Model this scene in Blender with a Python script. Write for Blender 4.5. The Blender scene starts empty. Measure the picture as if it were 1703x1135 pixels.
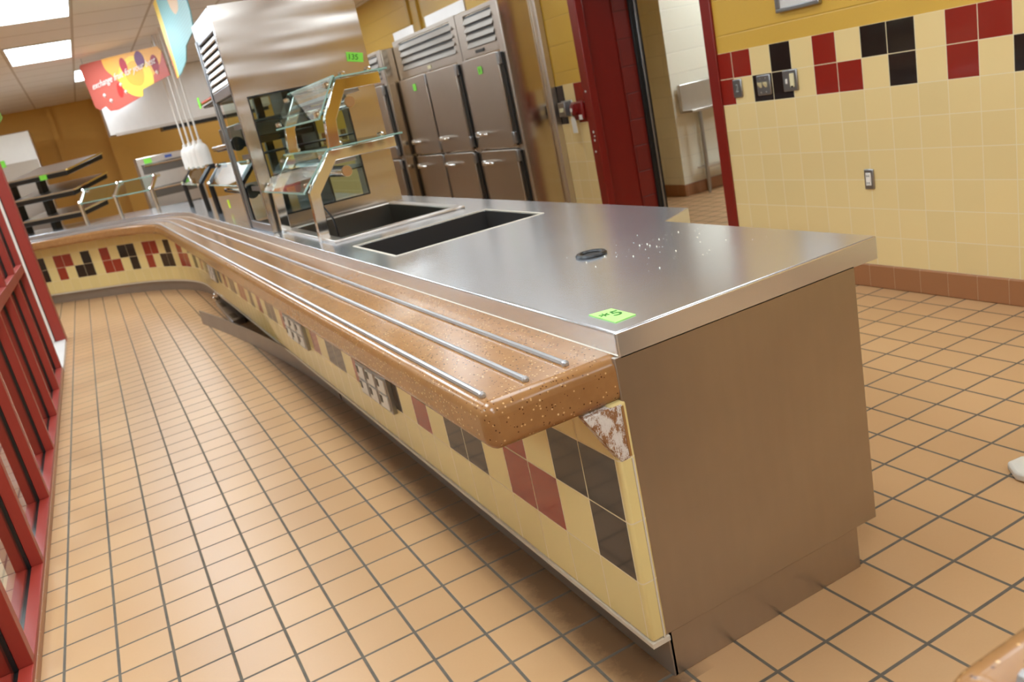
import bpy, bmesh, math, random
from mathutils import Matrix, Vector
random.seed(7)
S = bpy.context.scene
COL = S.collection
U = 0.158            # one floor tile with its joint, in metres; all layout numbers below are in floor tiles

# ------------------------------------------------------------------ camera
R = ((0.8661718697, -0.4562990422, -0.2038074488),
     (-0.3090567237, -0.1686107807, -0.9359777719),
     (0.3927216277, 0.8737056648, -0.2870681703))       # rows: right, down, forward
cd = bpy.data.cameras.new('camera')
cd.sensor_width = 36.0
cd.lens = 1379.07 * 36.0 / 1703.0
cd.clip_start = 0.02
cd.clip_end = 100
cam = bpy.data.objects.new('camera', cd)
COL.objects.link(cam)
M = Matrix.Identity(4)
for i in range(3):
    M[i][0] = R[0][i]
    M[i][1] = -R[1][i]
    M[i][2] = -R[2][i]
M[0][3], M[1][3], M[2][3] = -9.7653 * U, -9.1651 * U, 8.9784 * U
cam.matrix_world = M
S.camera = cam
cd.dof.use_dof = True
cd.dof.focus_distance = 11.5 * U
cd.dof.aperture_fstop = 5.6

# ------------------------------------------------------------------ world, exposure
S.view_settings.view_transform = 'Standard'
S.view_settings.look = 'None'
S.view_settings.gamma = 1.0
S.view_settings.use_curve_mapping = False
S.view_settings.exposure = 0.0
w = bpy.data.worlds.new('world')
S.world = w
w.use_nodes = True
w.node_tree.nodes['Background'].inputs[0].default_value = (1.0, 0.93, 0.85, 1)
w.node_tree.nodes['Background'].inputs[1].default_value = 0.25
LAMP_COL = (0.87, 1.0, 1.09)
LAMP_STRENGTH = 17.5
ZC = 17.1            # ceiling height

# ------------------------------------------------------------------ materials
def lin(c):
    return tuple(((v / 255.0) / 12.92 if v / 255.0 <= 0.04045 else ((v / 255.0 + 0.055) / 1.055) ** 2.4) for v in c) + (1.0,)

class NT:
    def __init__(s, name):
        s.m = bpy.data.materials.new(name)
        s.m.use_nodes = True
        s.t = s.m.node_tree
        s.b = s.t.nodes['Principled BSDF']
    def n(s, kind, **kw):
        nd = s.t.nodes.new(kind)
        for k, v in kw.items():
            if k.startswith('i_'):
                nd.inputs[int(k[2:]) if k[2:].isdigit() else k[2:].replace('_', ' ')].default_value = v
            else:
                setattr(nd, k, v)
        return nd
    def l(s, a, b):
        s.t.links.new(a, b)
    def math(s, op, a, b=None, c=None):
        nd = s.n('ShaderNodeMath', operation=op)
        for i, v in enumerate((a, b, c)):
            if v is None:
                continue
            if isinstance(v, (int, float)):
                nd.inputs[i].default_value = v
            else:
                s.l(v, nd.inputs[i])
        return nd.outputs[0]
    def mix(s, f, a, b):
        nd = s.n('ShaderNodeMix', data_type='RGBA')
        for sock, v in ((nd.inputs[0], f), (nd.inputs[6], a), (nd.inputs[7], b)):
            if isinstance(v, (int, float)) or isinstance(v, tuple):
                sock.default_value = v
            else:
                s.l(v, sock)
        return nd.outputs[2]
    def coords(s, kind='Object', scale=(1, 1, 1)):
        tc = s.n('ShaderNodeTexCoord')
        mp = s.n('ShaderNodeMapping')
        mp.inputs['Scale'].default_value = scale
        s.l(tc.outputs[kind], mp.inputs[0])
        return mp.outputs[0]
    def world(s, scale=(1, 1, 1)):
        g = s.n('ShaderNodeNewGeometry')
        mp = s.n('ShaderNodeMapping')
        mp.inputs['Scale'].default_value = scale
        s.l(g.outputs['Position'], mp.inputs[0])
        return mp.outputs[0]
    def noise(s, vec, scale, detail=3, rough=0.5):
        nd = s.n('ShaderNodeTexNoise')
        nd.inputs['Scale'].default_value = scale
        nd.inputs['Detail'].default_value = detail
        nd.inputs['Roughness'].default_value = rough
        s.l(vec, nd.inputs['Vector'])
        return nd.outputs[0]
    def ramp(s, fac, stops, interp='LINEAR'):
        nd = s.n('ShaderNodeValToRGB')
        cr = nd.color_ramp
        cr.interpolation = interp
        while len(cr.elements) < len(stops):
            cr.elements.new(0.5)
        for e, (p, c) in zip(cr.elements, stops):
            e.position = p
        for e, (p, c) in zip(cr.elements, stops):
            e.color = c
        s.l(fac, nd.inputs[0])
        return nd.outputs[0]
    def bump(s, h, strength, dist):
        nd = s.n('ShaderNodeBump')
        nd.inputs['Strength'].default_value = strength
        nd.inputs['Distance'].default_value = dist
        s.l(h, nd.inputs['Height'])
        s.l(nd.outputs[0], s.b.inputs['Normal'])
        return nd

def plain(name, rgb, rough=0.5, metal=0.0, spec=0.5, emit=None, coat=0.0):
    t = NT(name)
    b = t.b
    v = t.world((1, 1, 1))
    n = t.noise(v, 9.0, 2)
    c = lin(rgb)
    dark = tuple(x * 0.93 for x in c[:3]) + (1,)
    t.l(t.mix(n, c, dark), b.inputs['Base Color'])
    b.inputs['Roughness'].default_value = rough
    b.inputs['Metallic'].default_value = metal
    b.inputs['Specular IOR Level'].default_value = spec
    b.inputs['Coat Weight'].default_value = coat
    if emit:
        b.inputs['Emission Color'].default_value = emit[0] + (1,)
        b.inputs['Emission Strength'].default_value = emit[1]
    return t.m

def grid_mask(t, u, v, g):
    fu = t.math('FRACT', u)
    fv = t.math('FRACT', v)
    du = t.math('MINIMUM', fu, t.math('SUBTRACT', 1.0, fu))
    dv = t.math('MINIMUM', fv, t.math('SUBTRACT', 1.0, fv))
    d = t.math('MINIMUM', du, dv)
    mr = t.n('ShaderNodeMapRange', interpolation_type='SMOOTHSTEP')
    t.l(d, mr.inputs[0])
    mr.inputs[1].default_value = g * 0.55
    mr.inputs[2].default_value = g
    return mr.outputs[0]          # 0 in the joint, 1 on the tile

def cell_noise(t, u, v):
    cx = t.n('ShaderNodeCombineXYZ')
    t.l(t.math('FLOOR', u), cx.inputs[0])
    t.l(t.math('FLOOR', v), cx.inputs[1])
    wn = t.n('ShaderNodeTexWhiteNoise', noise_dimensions='2D')
    t.l(cx.outputs[0], wn.inputs[0])
    return wn.outputs[0]

def mat_floor():
    t = NT('quarry_tile_floor')
    p = t.world((1 / U, 1 / U, 1 / U))
    sp = t.n('ShaderNodeSeparateXYZ')
    t.l(p, sp.inputs[0])
    u, v = sp.outputs[0], sp.outputs[1]
    mask = grid_mask(t, u, v, 0.036)
    cn = cell_noise(t, u, v)
    base = t.mix(cn, lin((200, 158, 112)), lin((190, 148, 103)))
    nz = t.noise(p, 0.9, 5, 0.6)
    base = t.mix(t.math('MULTIPLY', nz, 0.35), base, lin((210, 170, 126)))
    fine = t.noise(p, 22, 3, 0.7)
    base = t.mix(t.math('MULTIPLY', fine, 0.16), base, lin((168, 118, 72)))
    gn = t.noise(p, 1.7, 4, 0.7)
    grout = t.mix(gn, lin((70, 62, 54)), lin((122, 112, 98)))
    # grime and the slide's painted-in shade, along the foot of the near counter
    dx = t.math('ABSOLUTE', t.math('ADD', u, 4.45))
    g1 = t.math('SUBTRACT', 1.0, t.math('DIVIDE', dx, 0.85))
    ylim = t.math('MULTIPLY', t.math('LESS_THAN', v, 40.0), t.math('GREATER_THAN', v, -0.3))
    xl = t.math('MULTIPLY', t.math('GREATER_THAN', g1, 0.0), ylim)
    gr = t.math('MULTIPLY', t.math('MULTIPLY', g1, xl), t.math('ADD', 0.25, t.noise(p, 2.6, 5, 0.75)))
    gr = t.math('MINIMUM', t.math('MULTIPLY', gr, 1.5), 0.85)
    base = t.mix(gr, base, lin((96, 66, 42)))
    col = t.mix(mask, grout, base)
    t.l(col, t.b.inputs['Base Color'])
    r = t.math('ADD', t.math('MULTIPLY', nz, 0.12), 0.3)
    rr = t.n('ShaderNodeMix', data_type='FLOAT')
    t.l(mask, rr.inputs[0])
    rr.inputs[2].default_value = 0.9
    t.l(r, rr.inputs[3])
    t.l(rr.outputs[0], t.b.inputs['Roughness'])
    t.b.inputs['Specular IOR Level'].default_value = 0.5
    h = t.math('ADD', mask, t.math('MULTIPLY', nz, 0.25))
    t.bump(h, 0.5, 0.0016)
    return t.m

CREAM, BLACK, RED = lin((214, 186, 122)), lin((34, 24, 21)), lin((138, 38, 26))
def tile_wall(name, row_a, row_b, pat_a, pat_b, cream=(212, 183, 118), black=(36, 25, 22), red=(132, 34, 24),
              grout=(226, 208, 168), dirty=False, grout_w=0.016, off=0):
    """glazed wall tile in uv tiles: rows row_a / row_b carry the red and black pattern (period 10)"""
    t = NT(name)
    uv = t.n('ShaderNodeUVMap')
    sp = t.n('ShaderNodeSeparateXYZ')
    t.l(uv.outputs[0], sp.inputs[0])
    u, v = sp.outputs[0], sp.outputs[1]
    cm, bk, rd = lin(cream), lin(black), lin(red)
    def rampfor(pat):
        fl = t.math('FLOOR', t.math('ADD', u, float(off)))
        md = t.math('FLOORED_MODULO', fl, 10.0)
        f = t.math('DIVIDE', t.math('ADD', md, 0.5), 10.0)
        cc = {'.': cm, 'D': bk, 'R': rd}
        return t.ramp(f, [(i / 10.0, cc[ch]) for i, ch in enumerate(pat)], 'CONSTANT')
    fv = t.math('FLOOR', v)
    isa = t.math('COMPARE', fv, float(row_a), 0.1)
    isb = t.math('COMPARE', fv, float(row_b), 0.1)
    cn = cell_noise(t, u, v)
    creamy = t.mix(cn, cm, tuple(x * 0.94 for x in cm[:3]) + (1,))
    c = t.mix(isa, creamy, rampfor(pat_a))
    c = t.mix(isb, c, rampfor(pat_b))
    mask = grid_mask(t, u, v, grout_w)
    g = lin(grout)
    if dirty:
        gn = t.noise(t.world((3, 3, 3)), 3.0, 4, 0.7)
        g = t.mix(gn, lin(grout), lin((150, 110, 60)))
    col = t.mix(mask, g, c)
    t.l(col, t.b.inputs['Base Color'])
    rr = t.n('ShaderNodeMix', data_type='FLOAT')
    t.l(mask, rr.inputs[0])
    rr.inputs[2].default_value = 0.8
    rr.inputs[3].default_value = 0.09 if not dirty else 0.07
    t.l(rr.outputs[0], t.b.inputs['Roughness'])
    wob = t.noise(t.world((1, 1, 1)), 7.0, 2)
    t.bump(t.math('ADD', mask, t.math('MULTIPLY', wob, 0.5)), 0.35, 0.0012)
    return t.m

def mat_block(name, rgb, joint=None, bw=2.56, bh=1.29, z0=0.0):
    t = NT(name)
    uv = t.n('ShaderNodeUVMap')
    br = t.n('ShaderNodeTexBrick')
    br.offset = 0.5
    br.inputs['Scale'].default_value = 1.0
    br.inputs['Brick Width'].default_value = bw
    br.inputs['Row Height'].default_value = bh
    br.inputs['Mortar Size'].default_value = 0.035
    br.inputs['Mortar Smooth'].default_value = 0.8
    br.inputs['Bias'].default_value = 0.0
    c = lin(rgb)
    br.inputs['Color1'].default_value = c
    br.inputs['Color2'].default_value = tuple(x * 0.95 for x in c[:3]) + (1,)
    br.inputs['Mortar'].default_value = lin(joint) if joint else tuple(x * 0.86 for x in c[:3]) + (1,)
    t.l(uv.outputs[0], br.inputs['Vector'])
    t.l(br.outputs['Color'], t.b.inputs['Base Color'])
    t.b.inputs['Roughness'].default_value = 0.42
    n = t.noise(t.world((1, 1, 1)), 60, 4, 0.7)
    h = t.math('SUBTRACT', t.math('MULTIPLY', n, 0.35), br.outputs['Fac'])
    t.bump(h, 0.6, 0.003)
    return t.m

def mat_steel(name, rgb=(176, 168, 160), rough=0.27, metal=1.0, brush=(1, 1, 60), wave=0.0, streak=0.25, dirt=0.15, rvar=0.14, wavescale=2.2, wavedir=(0.5, 0.5, 1.0)):
    t = NT(name)
    t.b.inputs['Metallic'].default_value = metal
    p = t.world(brush)
    n = t.noise(p, 6.0, 1, 0.5)
    q = t.world((1, 1, 1))
    d = t.noise(q, 3.0, 3, 0.5)
    c = lin(rgb)
    col = t.mix(t.math('MULTIPLY', n, streak), c, tuple(x * 0.7 for x in c[:3]) + (1,))
    col = t.mix(t.math('MULTIPLY', d, dirt), col, lin((120, 92, 66)))
    t.l(col, t.b.inputs['Base Color'])
    r = t.math('ADD', rough - rvar / 2, t.math('MULTIPLY', d, rvar))
    t.l(r, t.b.inputs['Roughness'])
    if wave > 0:
        wv = t.noise(t.world(wavedir), wavescale, 1)
        t.bump(wv, wave, 0.05)
    return t.m

def mat_solid_surface():
    t = NT('brown_speckled_solid_surface')
    p = t.world((1, 1, 1))
    a = t.noise(p, 14, 5, 0.7)
    col = t.mix(a, lin((172, 124, 76)), lin((136, 94, 56)))
    def specks(scale, thr, c, col):
        v = t.n('ShaderNodeTexVoronoi')
        v.inputs['Scale'].default_value = scale
        t.l(p, v.inputs['Vector'])
        m = t.math('LESS_THAN', v.outputs['Distance'], thr)
        sx = t.n('ShaderNodeSeparateXYZ')
        t.l(v.outputs['Color'], sx.inputs[0])
        m = t.math('MULTIPLY', m, t.math('GREATER_THAN', sx.outputs[0], 0.78))
        return t.mix(t.math('MULTIPLY', m, 0.8), col, c)
    col = specks(120, 0.26, lin((226, 180, 122)), col)
    col = specks(150, 0.30, lin((84, 46, 26)), col)
    col = specks(52, 0.12, lin((236, 200, 146)), col)
    t.l(col, t.b.inputs['Base Color'])
    t.b.inputs['Roughness'].default_value = 0.2
    t.b.inputs['Specular IOR Level'].default_value = 0.45
    t.bump(a, 0.03, 0.001)
    return t.m

def mat_ceiling():
    t = NT('acoustic_ceiling_tile')
    p = t.world((1 / U, 1 / U, 1 / U))
    sp = t.n('ShaderNodeSeparateXYZ')
    t.l(p, sp.inputs[0])
    u = t.math('DIVIDE', t.math('ADD', sp.outputs[0], 11.4), 3.95)
    v = t.math('DIVIDE', t.math('SUBTRACT', sp.outputs[1], 41.5), 3.98)
    fu = t.math('FRACT', u)
    fv = t.math('FRACT', v)
    du = t.math('MINIMUM', fu, t.math('SUBTRACT', 1.0, fu))
    dv = t.math('MINIMUM', fv, t.math('SUBTRACT', 1.0, fv))
    d = t.math('MINIMUM', du, dv)
    m = t.math('LESS_THAN', d, 0.018)
    sp2 = t.noise(t.world((1, 1, 1)), 90, 3, 0.8)
    tile = t.mix(t.math('MULTIPLY', sp2, 0.25), lin((236, 226, 214)), lin((206, 194, 180)))
    col = t.mix(m, tile, lin((196, 178, 156)))
    t.l(col, t.b.inputs['Base Color'])
    t.b.inputs['Roughness'].default_value = 0.85
    t.bump(t.math('SUBTRACT', 0.0, m), 0.4, 0.003)
    return t.m

def mat_glass(name, tint=(0.93, 0.97, 0.95), refl=1.0):
    t = NT(name)
    t.t.nodes.remove(t.b)
    out = [n for n in t.t.nodes if n.type == 'OUTPUT_MATERIAL'][0]
    tr = t.n('ShaderNodeBsdfTransparent')
    tr.inputs[0].default_value = tint + (1,)
    gl = t.n('ShaderNodeBsdfGlossy')
    gl.inputs['Roughness'].default_value = 0.02
    fr = t.n('ShaderNodeFresnel')
    fr.inputs[0].default_value = 1.5
    n = t.noise(t.world((1, 1, 1)), 4, 1)
    geo = t.n('ShaderNodeNewGeometry')
    f = t.math('MULTIPLY', fr.outputs[0], t.math('ADD', refl, t.math('MULTIPLY', n, 0.1)))
    f = t.math('MULTIPLY', f, t.math('SUBTRACT', 1.0, geo.outputs['Backfacing']))
    mx = t.n('ShaderNodeMixShader')
    t.l(f, mx.inputs[0])
    t.l(tr.outputs[0], mx.inputs[1])
    t.l(gl.outputs[0], mx.inputs[2])
    t.l(mx.outputs[0], out.inputs[0])
    return t.m

def mat_lamp(name, strength):
    t = NT(name)
    b = t.b
    b.inputs['Base Color'].default_value = (0.9, 0.9, 0.9, 1)
    p = t.world((1, 1, 1))
    n = t.noise(p, 30, 2)
    t.l(t.mix(n, LAMP_COL + (1,), tuple(x * 0.97 for x in LAMP_COL) + (1,)), b.inputs['Emission Color'])
    b.inputs['Emission Strength'].default_value = strength
    return t.m

def mat_banner(name, ground, accent, accent2, blob, seed, blobscale=3.2):
    t = NT(name)
    uv = t.n('ShaderNodeUVMap')
    mp = t.n('ShaderNodeMapping')
    mp.inputs['Location'].default_value = (seed, seed * 0.7, 0)
    t.l(uv.outputs[0], mp.inputs[0])
    st = t.n('ShaderNodeTexWave')
    st.bands_direction = 'Y'
    st.inputs['Scale'].default_value = 9.0
    t.l(uv.outputs[0], st.inputs['Vector'])
    g = lin(ground)
    col = t.mix(t.math('MULTIPLY', st.outputs['Fac'], 0.35), g, tuple(min(1, x * 1.35 + 0.02) for x in g[:3]) + (1,))
    sp = t.n('ShaderNodeSeparateXYZ')
    t.l(uv.outputs[0], sp.inputs[0])
    # big fruit slice: ring of rind around flesh
    def disc(cx, cy, r, sx=1.0, sy=1.0):
        dx = t.math('MULTIPLY', t.math('SUBTRACT', sp.outputs[0], cx), sx)
        dy = t.math('MULTIPLY', t.math('SUBTRACT', sp.outputs[1], cy), sy)
        dd = t.math('SQRT', t.math('ADD', t.math('MULTIPLY', dx, dx), t.math('MULTIPLY', dy, dy)))
        wob = t.math('MULTIPLY', t.noise(mp.outputs[0], 1.2, 2), 0.25)
        return t.math('LESS_THAN', t.math('ADD', dd, wob), r)
    for (cx, cy, r, c, sx, sy) in blob:
        col = t.mix(disc(cx, cy, r, sx, sy), col, lin(c))
    t.l(col, t.b.inputs['Base Color'])
    t.b.inputs['Roughness'].default_value = 0.45
    return t.m

MT = {}
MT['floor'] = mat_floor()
WP_TOP = 'RR.D.R.DD.'      # columns from the door jamb rightwards
WP_BOT = 'R.DD.RR.D.'
MT['walltile'] = tile_wall('cream_glazed_wall_tile', 6, 7, WP_BOT, WP_TOP, cream=(230, 203, 145), red=(140, 36, 26))
MT['countertile'] = tile_wall('counter_front_tile', 1, 2, 'D.RR.DD.R.', 'DD.R.D.RR.', dirty=False, grout=(222, 204, 166), cream=(228, 206, 142), red=(150, 52, 34))
MT['block_yellow'] = mat_block('mustard_painted_block', (208, 164, 64))
MT['block_red'] = mat_block('red_painted_block', (122, 32, 22), (90, 22, 16))
MT['block_white'] = mat_block('white_painted_block', (236, 228, 206))
MT['wall_mustard'] = plain('mustard_painted_wall', (224, 172, 82), 0.6)
MT['wall_cream'] = plain('cream_painted_wall', (222, 206, 180), 0.6)
MT['base_tile'] = mat_block('brown_base_tile', (158, 106, 68), (190, 160, 128), 0.974, 5.0)
MT['base_tile'].node_tree.nodes['Brick Texture'].offset = 0.0
MT['base_tile'].node_tree.nodes['Brick Texture'].inputs['Mortar Size'].default_value = 0.012
MT['red_paint'] = plain('red_gloss_paint', (126, 27, 19), 0.3)
MT['red_frame'] = plain('red_window_frame_paint', (150, 48, 36), 0.4)
MT['black_rubber'] = plain('black_rubber', (22, 22, 22), 0.35)
MT['black_metal'] = plain('black_metal', (26, 25, 24), 0.3)
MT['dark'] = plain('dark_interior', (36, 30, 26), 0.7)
MT['dark_steel'] = mat_steel('dark_well_steel', (120, 116, 110), 0.34, 1.0, (1, 1, 1))
MT['steel'] = mat_steel('brushed_stainless_steel', (214, 206, 198), 0.32, 1.0, (3, 1, 1), dirt=0.08, rvar=0.05)
MT['steel_top'] = mat_steel('worn_stainless_countertop', (226, 229, 234), 0.2, 0.87, (4, 1.5, 1), streak=0.12, dirt=0.05, rvar=0.05)
MT['toe_steel'] = mat_steel('dull_kick_panel_steel', (160, 150, 140), 0.5, 0.7, (1, 1, 1), streak=0.1, dirt=0.2)
MT['rail_steel'] = mat_steel('satin_rail_steel', (200, 200, 202), 0.34, 0.75, (1, 1, 1), streak=0.05, dirt=0.05, rvar=0.04)
MT['steel_end'] = mat_steel('stained_stainless_panel', (192, 184, 174), 0.38, 1.0, (6, 1, 0.8), streak=0.22, dirt=0.3, rvar=0.1)
MT['steel_wavy'] = mat_steel('wavy_stainless_cladding', (200, 192, 184), 0.19, 1.0, (1, 1, 3), streak=0.05, dirt=0.04, wave=0.22, wavescale=2.4, wavedir=(0.25, 0.5, 2.4))
MT['steel_door'] = mat_steel('refrigerator_door_steel', (190, 178, 166), 0.32, 1.0, (1, 1, 2), streak=0.08, dirt=0.08, rvar=0.04)
MT['steel_side'] = mat_steel('mirror_bright_side_steel', (206, 192, 172), 0.18, 1.0, (1, 1, 2), streak=0.06, dirt=0.08, rvar=0.04)
MT['chrome'] = mat_steel('polished_chrome', (240, 238, 234), 0.07, 1.0, (1, 1, 1), streak=0.02, dirt=0.02)
MT['white_steel'] = mat_steel('bright_hood_steel', (236, 232, 228), 0.34, 1.0, (2, 1, 1), wave=0.1, dirt=0.03)
MT['solid'] = mat_solid_surface()
MT['ceiling'] = mat_ceiling()
MT['glass'] = mat_glass('clear_glass')
MT['glass_green'] = mat_glass('green_edged_glass', (0.88, 0.95, 0.93), 1.0)
MT['glass_edge'] = plain('pale_green_glass_edge', (140, 172, 160), 0.15)
MT['lamp'] = mat_lamp('fluorescent_diffuser', LAMP_STRENGTH)
MT['lamp_kitchen'] = mat_lamp('dim_fluorescent_diffuser', LAMP_STRENGTH * 0.45)
MT['lamp_small'] = mat_lamp('fluorescent_tube', 1.5)
MT['white_plastic'] = plain('white_plastic', (232, 226, 218), 0.4)
MT['ivory'] = plain('ivory_plastic', (226, 214, 172), 0.4)
MT['white_paint'] = plain('white_paint', (214, 210, 204), 0.5)
MT['paper_green'] = plain('neon_green_paper', (140, 232, 78), 0.7)
MT['paper_green_pale'] = plain('pale_green_paper', (176, 244, 128), 0.7)
MT['paper_white'] = plain('white_card', (222, 216, 204), 0.7)
MT['ink'] = plain('dark_green_ink', (48, 110, 30), 0.7)
MT['ink_grey'] = plain('grey_ink', (150, 150, 146), 0.6)
MT['white_ink'] = plain('white_lettering', (250, 240, 232), 0.6)
MT['wood'] = plain('raw_wood', (158, 112, 62), 0.7)
MT['chipped'] = None
MT['crumb'] = plain('pale_crumbs', (236, 226, 206), 0.8)
MT['yellow_tab'] = plain('yellow_tab', (214, 230, 30), 0.6)
MT['blue_label'] = plain('blue_label', (70, 92, 160), 0.5)
MT['red_plastic'] = plain('red_alarm_plastic', (120, 16, 16), 0.3)
MT['aluminium'] = mat_steel('satin_aluminium', (170, 170, 172), 0.34, 1.0, (1, 2, 1), dirt=0.05, rvar=0.05)
MT['white_grout'] = plain('white_sealant', (214, 202, 184), 0.6)

def chipped():
    t = NT('flaking_white_paint_on_wood')
    n = t.noise(t.world((1, 1, 0.5)), 60, 5, 0.8)
    c = t.ramp(n, [(0.0, lin((96, 60, 34))), (0.46, lin((150, 104, 66))), (0.52, lin((214, 204, 196))), (1.0, lin((232, 226, 220)))])
    t.l(c, t.b.inputs['Base Color'])
    t.b.inputs['Roughness'].default_value = 0.7
    t.bump(n, 0.8, 0.004)
    return t.m
MT['chipped'] = chipped()

# ------------------------------------------------------------------ mesh helpers (inputs in floor tiles)
class MB:
    def __init__(s):
        s.bm = bmesh.new()
        s.uv = s.bm.loops.layers.uv.new('UVMap')
    def box(s, x0, x1, y0, y1, z0, z1):
        v = [s.bm.verts.new(p) for p in ((x0, y0, z0), (x1, y0, z0), (x1, y1, z0), (x0, y1, z0),
                                         (x0, y0, z1), (x1, y0, z1), (x1, y1, z1), (x0, y1, z1))]
        for f in ((3, 2, 1, 0), (4, 5, 6, 7), (0, 1, 5, 4), (1, 2, 6, 5), (2, 3, 7, 6), (3, 0, 4, 7)):
            s.bm.faces.new([v[i] for i in f])
        return s
    def prism(s, pts, d):
        """polygon pts (3-D, planar) extruded by vector d"""
        a = [s.bm.verts.new(p) for p in pts]
        b = [s.bm.verts.new((p[0] + d[0], p[1] + d[1], p[2] + d[2])) for p in pts]
        s.bm.faces.new(a)
        s.bm.faces.new(b[::-1])
        n = len(a)
        for i in range(n):
            s.bm.faces.new((a[i], b[i], b[(i + 1) % n], a[(i + 1) % n]))
        return s
    def tube(s, pts, r, seg=12, cap=True):
        pts = [Vector(p) for p in pts]
        rings = []
        for i, p in enumerate(pts):
            d = (pts[min(i + 1, len(pts) - 1)] - pts[max(i - 1, 0)]).normalized()
            a = d.orthogonal().normalized() if i == 0 else (rings_a - d * rings_a.dot(d)).normalized()
            rings_a = a
            b = d.cross(a)
            rr = r[i] if isinstance(r, (list, tuple)) else r
            rings.append([s.bm.verts.new(p + (a * math.cos(2 * math.pi * k / seg) + b * math.sin(2 * math.pi * k / seg)) * rr) for k in range(seg)])
        for q in range(len(rings) - 1):
            for k in range(seg):
                s.bm.faces.new((rings[q][k], rings[q][(k + 1) % seg], rings[q + 1][(k + 1) % seg], rings[q + 1][k]))
        if cap:
            s.bm.faces.new(rings[0][::-1])
            s.bm.faces.new(rings[-1])
        return s
    def lathe(s, c, prof, seg=24, axis='z'):
        rings = []
        for r, h in prof:
            ring = []
            for k in range(seg):
                a = 2 * math.pi * k / seg
                o = (r * math.cos(a), r * math.sin(a), h)
                if axis == 'x': o = (h, o[0], o[1])
                if axis == 'y': o = (o[0], h, o[1])
                ring.append(s.bm.verts.new((c[0] + o[0], c[1] + o[1], c[2] + o[2])))
            rings.append(ring)
        for q in range(len(rings) - 1):
            for k in range(seg):
                s.bm.faces.new((rings[q][k], rings[q][(k + 1) % seg], rings[q + 1][(k + 1) % seg], rings[q + 1][k]))
        s.bm.faces.new(rings[0][::-1])
        s.bm.faces.new(rings[-1])
        return s
    def sweep(s, path, prof, u0=0.0, v0=0.0):
        """path: list of (point, normal, s); prof: closed list of (offset, z)"""
        rings = []
        for (p, n, sl) in path:
            rings.append([s.bm.verts.new((p[0] + n[0] * o, p[1] + n[1] * o, z)) for (o, z) in prof])
        m = len(prof)
        for q in range(len(rings) - 1):
            for k in range(m):
                f = s.bm.faces.new((rings[q][k], rings[q][(k + 1) % m], rings[q + 1][(k + 1) % m], rings[q + 1][k]))
                vals = ((path[q][2], prof[k][1]), (path[q][2], prof[(k + 1) % m][1]),
                        (path[q + 1][2], prof[(k + 1) % m][1]), (path[q + 1][2], prof[k][1]))
                for lp, (a, b) in zip(f.loops, vals):
                    lp[s.uv].uv = (a - u0, b - v0)
        for ring, rev in ((rings[0], True), (rings[-1], False)):
            f = s.bm.faces.new(ring[::-1] if rev else ring)
            pr = prof[::-1] if rev else prof
            for lp, (o, z) in zip(f.loops, pr):
                lp[s.uv].uv = (4.5, z - v0)
        return s
    def uvbox(s, fu):
        for f in s.bm.faces:
            for lp in f.loops:
                lp[s.uv].uv = fu(lp.vert.co, f)
        return s
    def build(s, name, m, parent=None, bevel=0.0, seg=2, smooth=True, loc=None, angle=30):
        bm = s.bm
        bmesh.ops.recalc_face_normals(bm, faces=bm.faces)
        o = Vector((0, 0, 0))
        if parent is not None:
            p = parent
            while p is not None:
                o = o + p.location
                p = p.parent
        elif loc is not None:
            o = Vector(loc) * U
        for v in bm.verts:
            v.co = v.co * U - o
        me = bpy.data.meshes.new(name)
        if smooth:
            for f in bm.faces:
                f.smooth = True
            for e in bm.edges:
                if len(e.link_faces) == 2 and e.calc_face_angle(0) > math.radians(angle):
                    e.smooth = False
        bm.to_mesh(me)
        bm.free()
        me.materials.append(m if not isinstance(m, str) else MT[m])
        ob = bpy.data.objects.new(name, me)
        COL.objects.link(ob)
        if parent is not None:
            ob.parent = parent
        else:
            ob.location = o
        if bevel > 0:
            bv = ob.modifiers.new('bevel', 'BEVEL')
            bv.width = bevel * U
            bv.segments = seg
            bv.limit_method = 'ANGLE'
            bv.angle_limit = math.radians(35)
            bv.harden_normals = False
        return ob

def box(x0, x1, y0, y1, z0, z1):
    return MB().box(x0, x1, y0, y1, z0, z1)

def thing(name, label, cat, loc, group=None):
    o = bpy.data.objects.new(name, None)
    COL.objects.link(o)
    o.empty_display_size = 0.05
    o.location = Vector(loc) * U
    o['label'] = label
    o['category'] = cat
    if group:
        o['group'] = group
    return o

def tag(o, label, cat, group=None, kind=None):
    o['label'] = label
    o['category'] = cat
    if group: o['group'] = group
    if kind: o['kind'] = kind
    return o

def struct(o):
    o['kind'] = 'structure'
    return o

def text(s, name, m, size, loc, rot, parent, shear=0.0, extrude=0.0015):
    cu = bpy.data.curves.new(name, 'FONT')
    cu.body = s
    cu.size = size * U
    cu.shear = shear
    cu.extrude = extrude * U
    cu.align_x = 'CENTER'
    cu.align_y = 'CENTER'
    cu.materials.append(MT[m])
    tmp = bpy.data.objects.new(name, cu)
    COL.objects.link(tmp)
    bpy.context.view_layer.update()
    me = bpy.data.meshes.new_from_object(tmp.evaluated_get(bpy.context.evaluated_depsgraph_get()))
    bpy.data.objects.remove(tmp)
    me.name = name
    ob = bpy.data.objects.new(name, me)
    COL.objects.link(ob)
    ob.parent = parent
    o = Vector((0, 0, 0))
    p = parent
    while p is not None:
        o = o + p.location
        p = p.parent
    ob.location = Vector(loc) * U - o
    ob.rotation_euler = rot
    return ob

# ------------------------------------------------------------------ the room shell
def wallbox(name, m, x0, x1, y0, y1, z0, z1, fu, parent=None):
    b = box(x0, x1, y0, y1, z0, z1).uvbox(fu)
    o = b.build(name, m, parent, smooth=False, loc=None if parent else ((x0 + x1) / 2, (y0 + y1) / 2, z0))
    if parent is None:
        struct(o)
    return o

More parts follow.
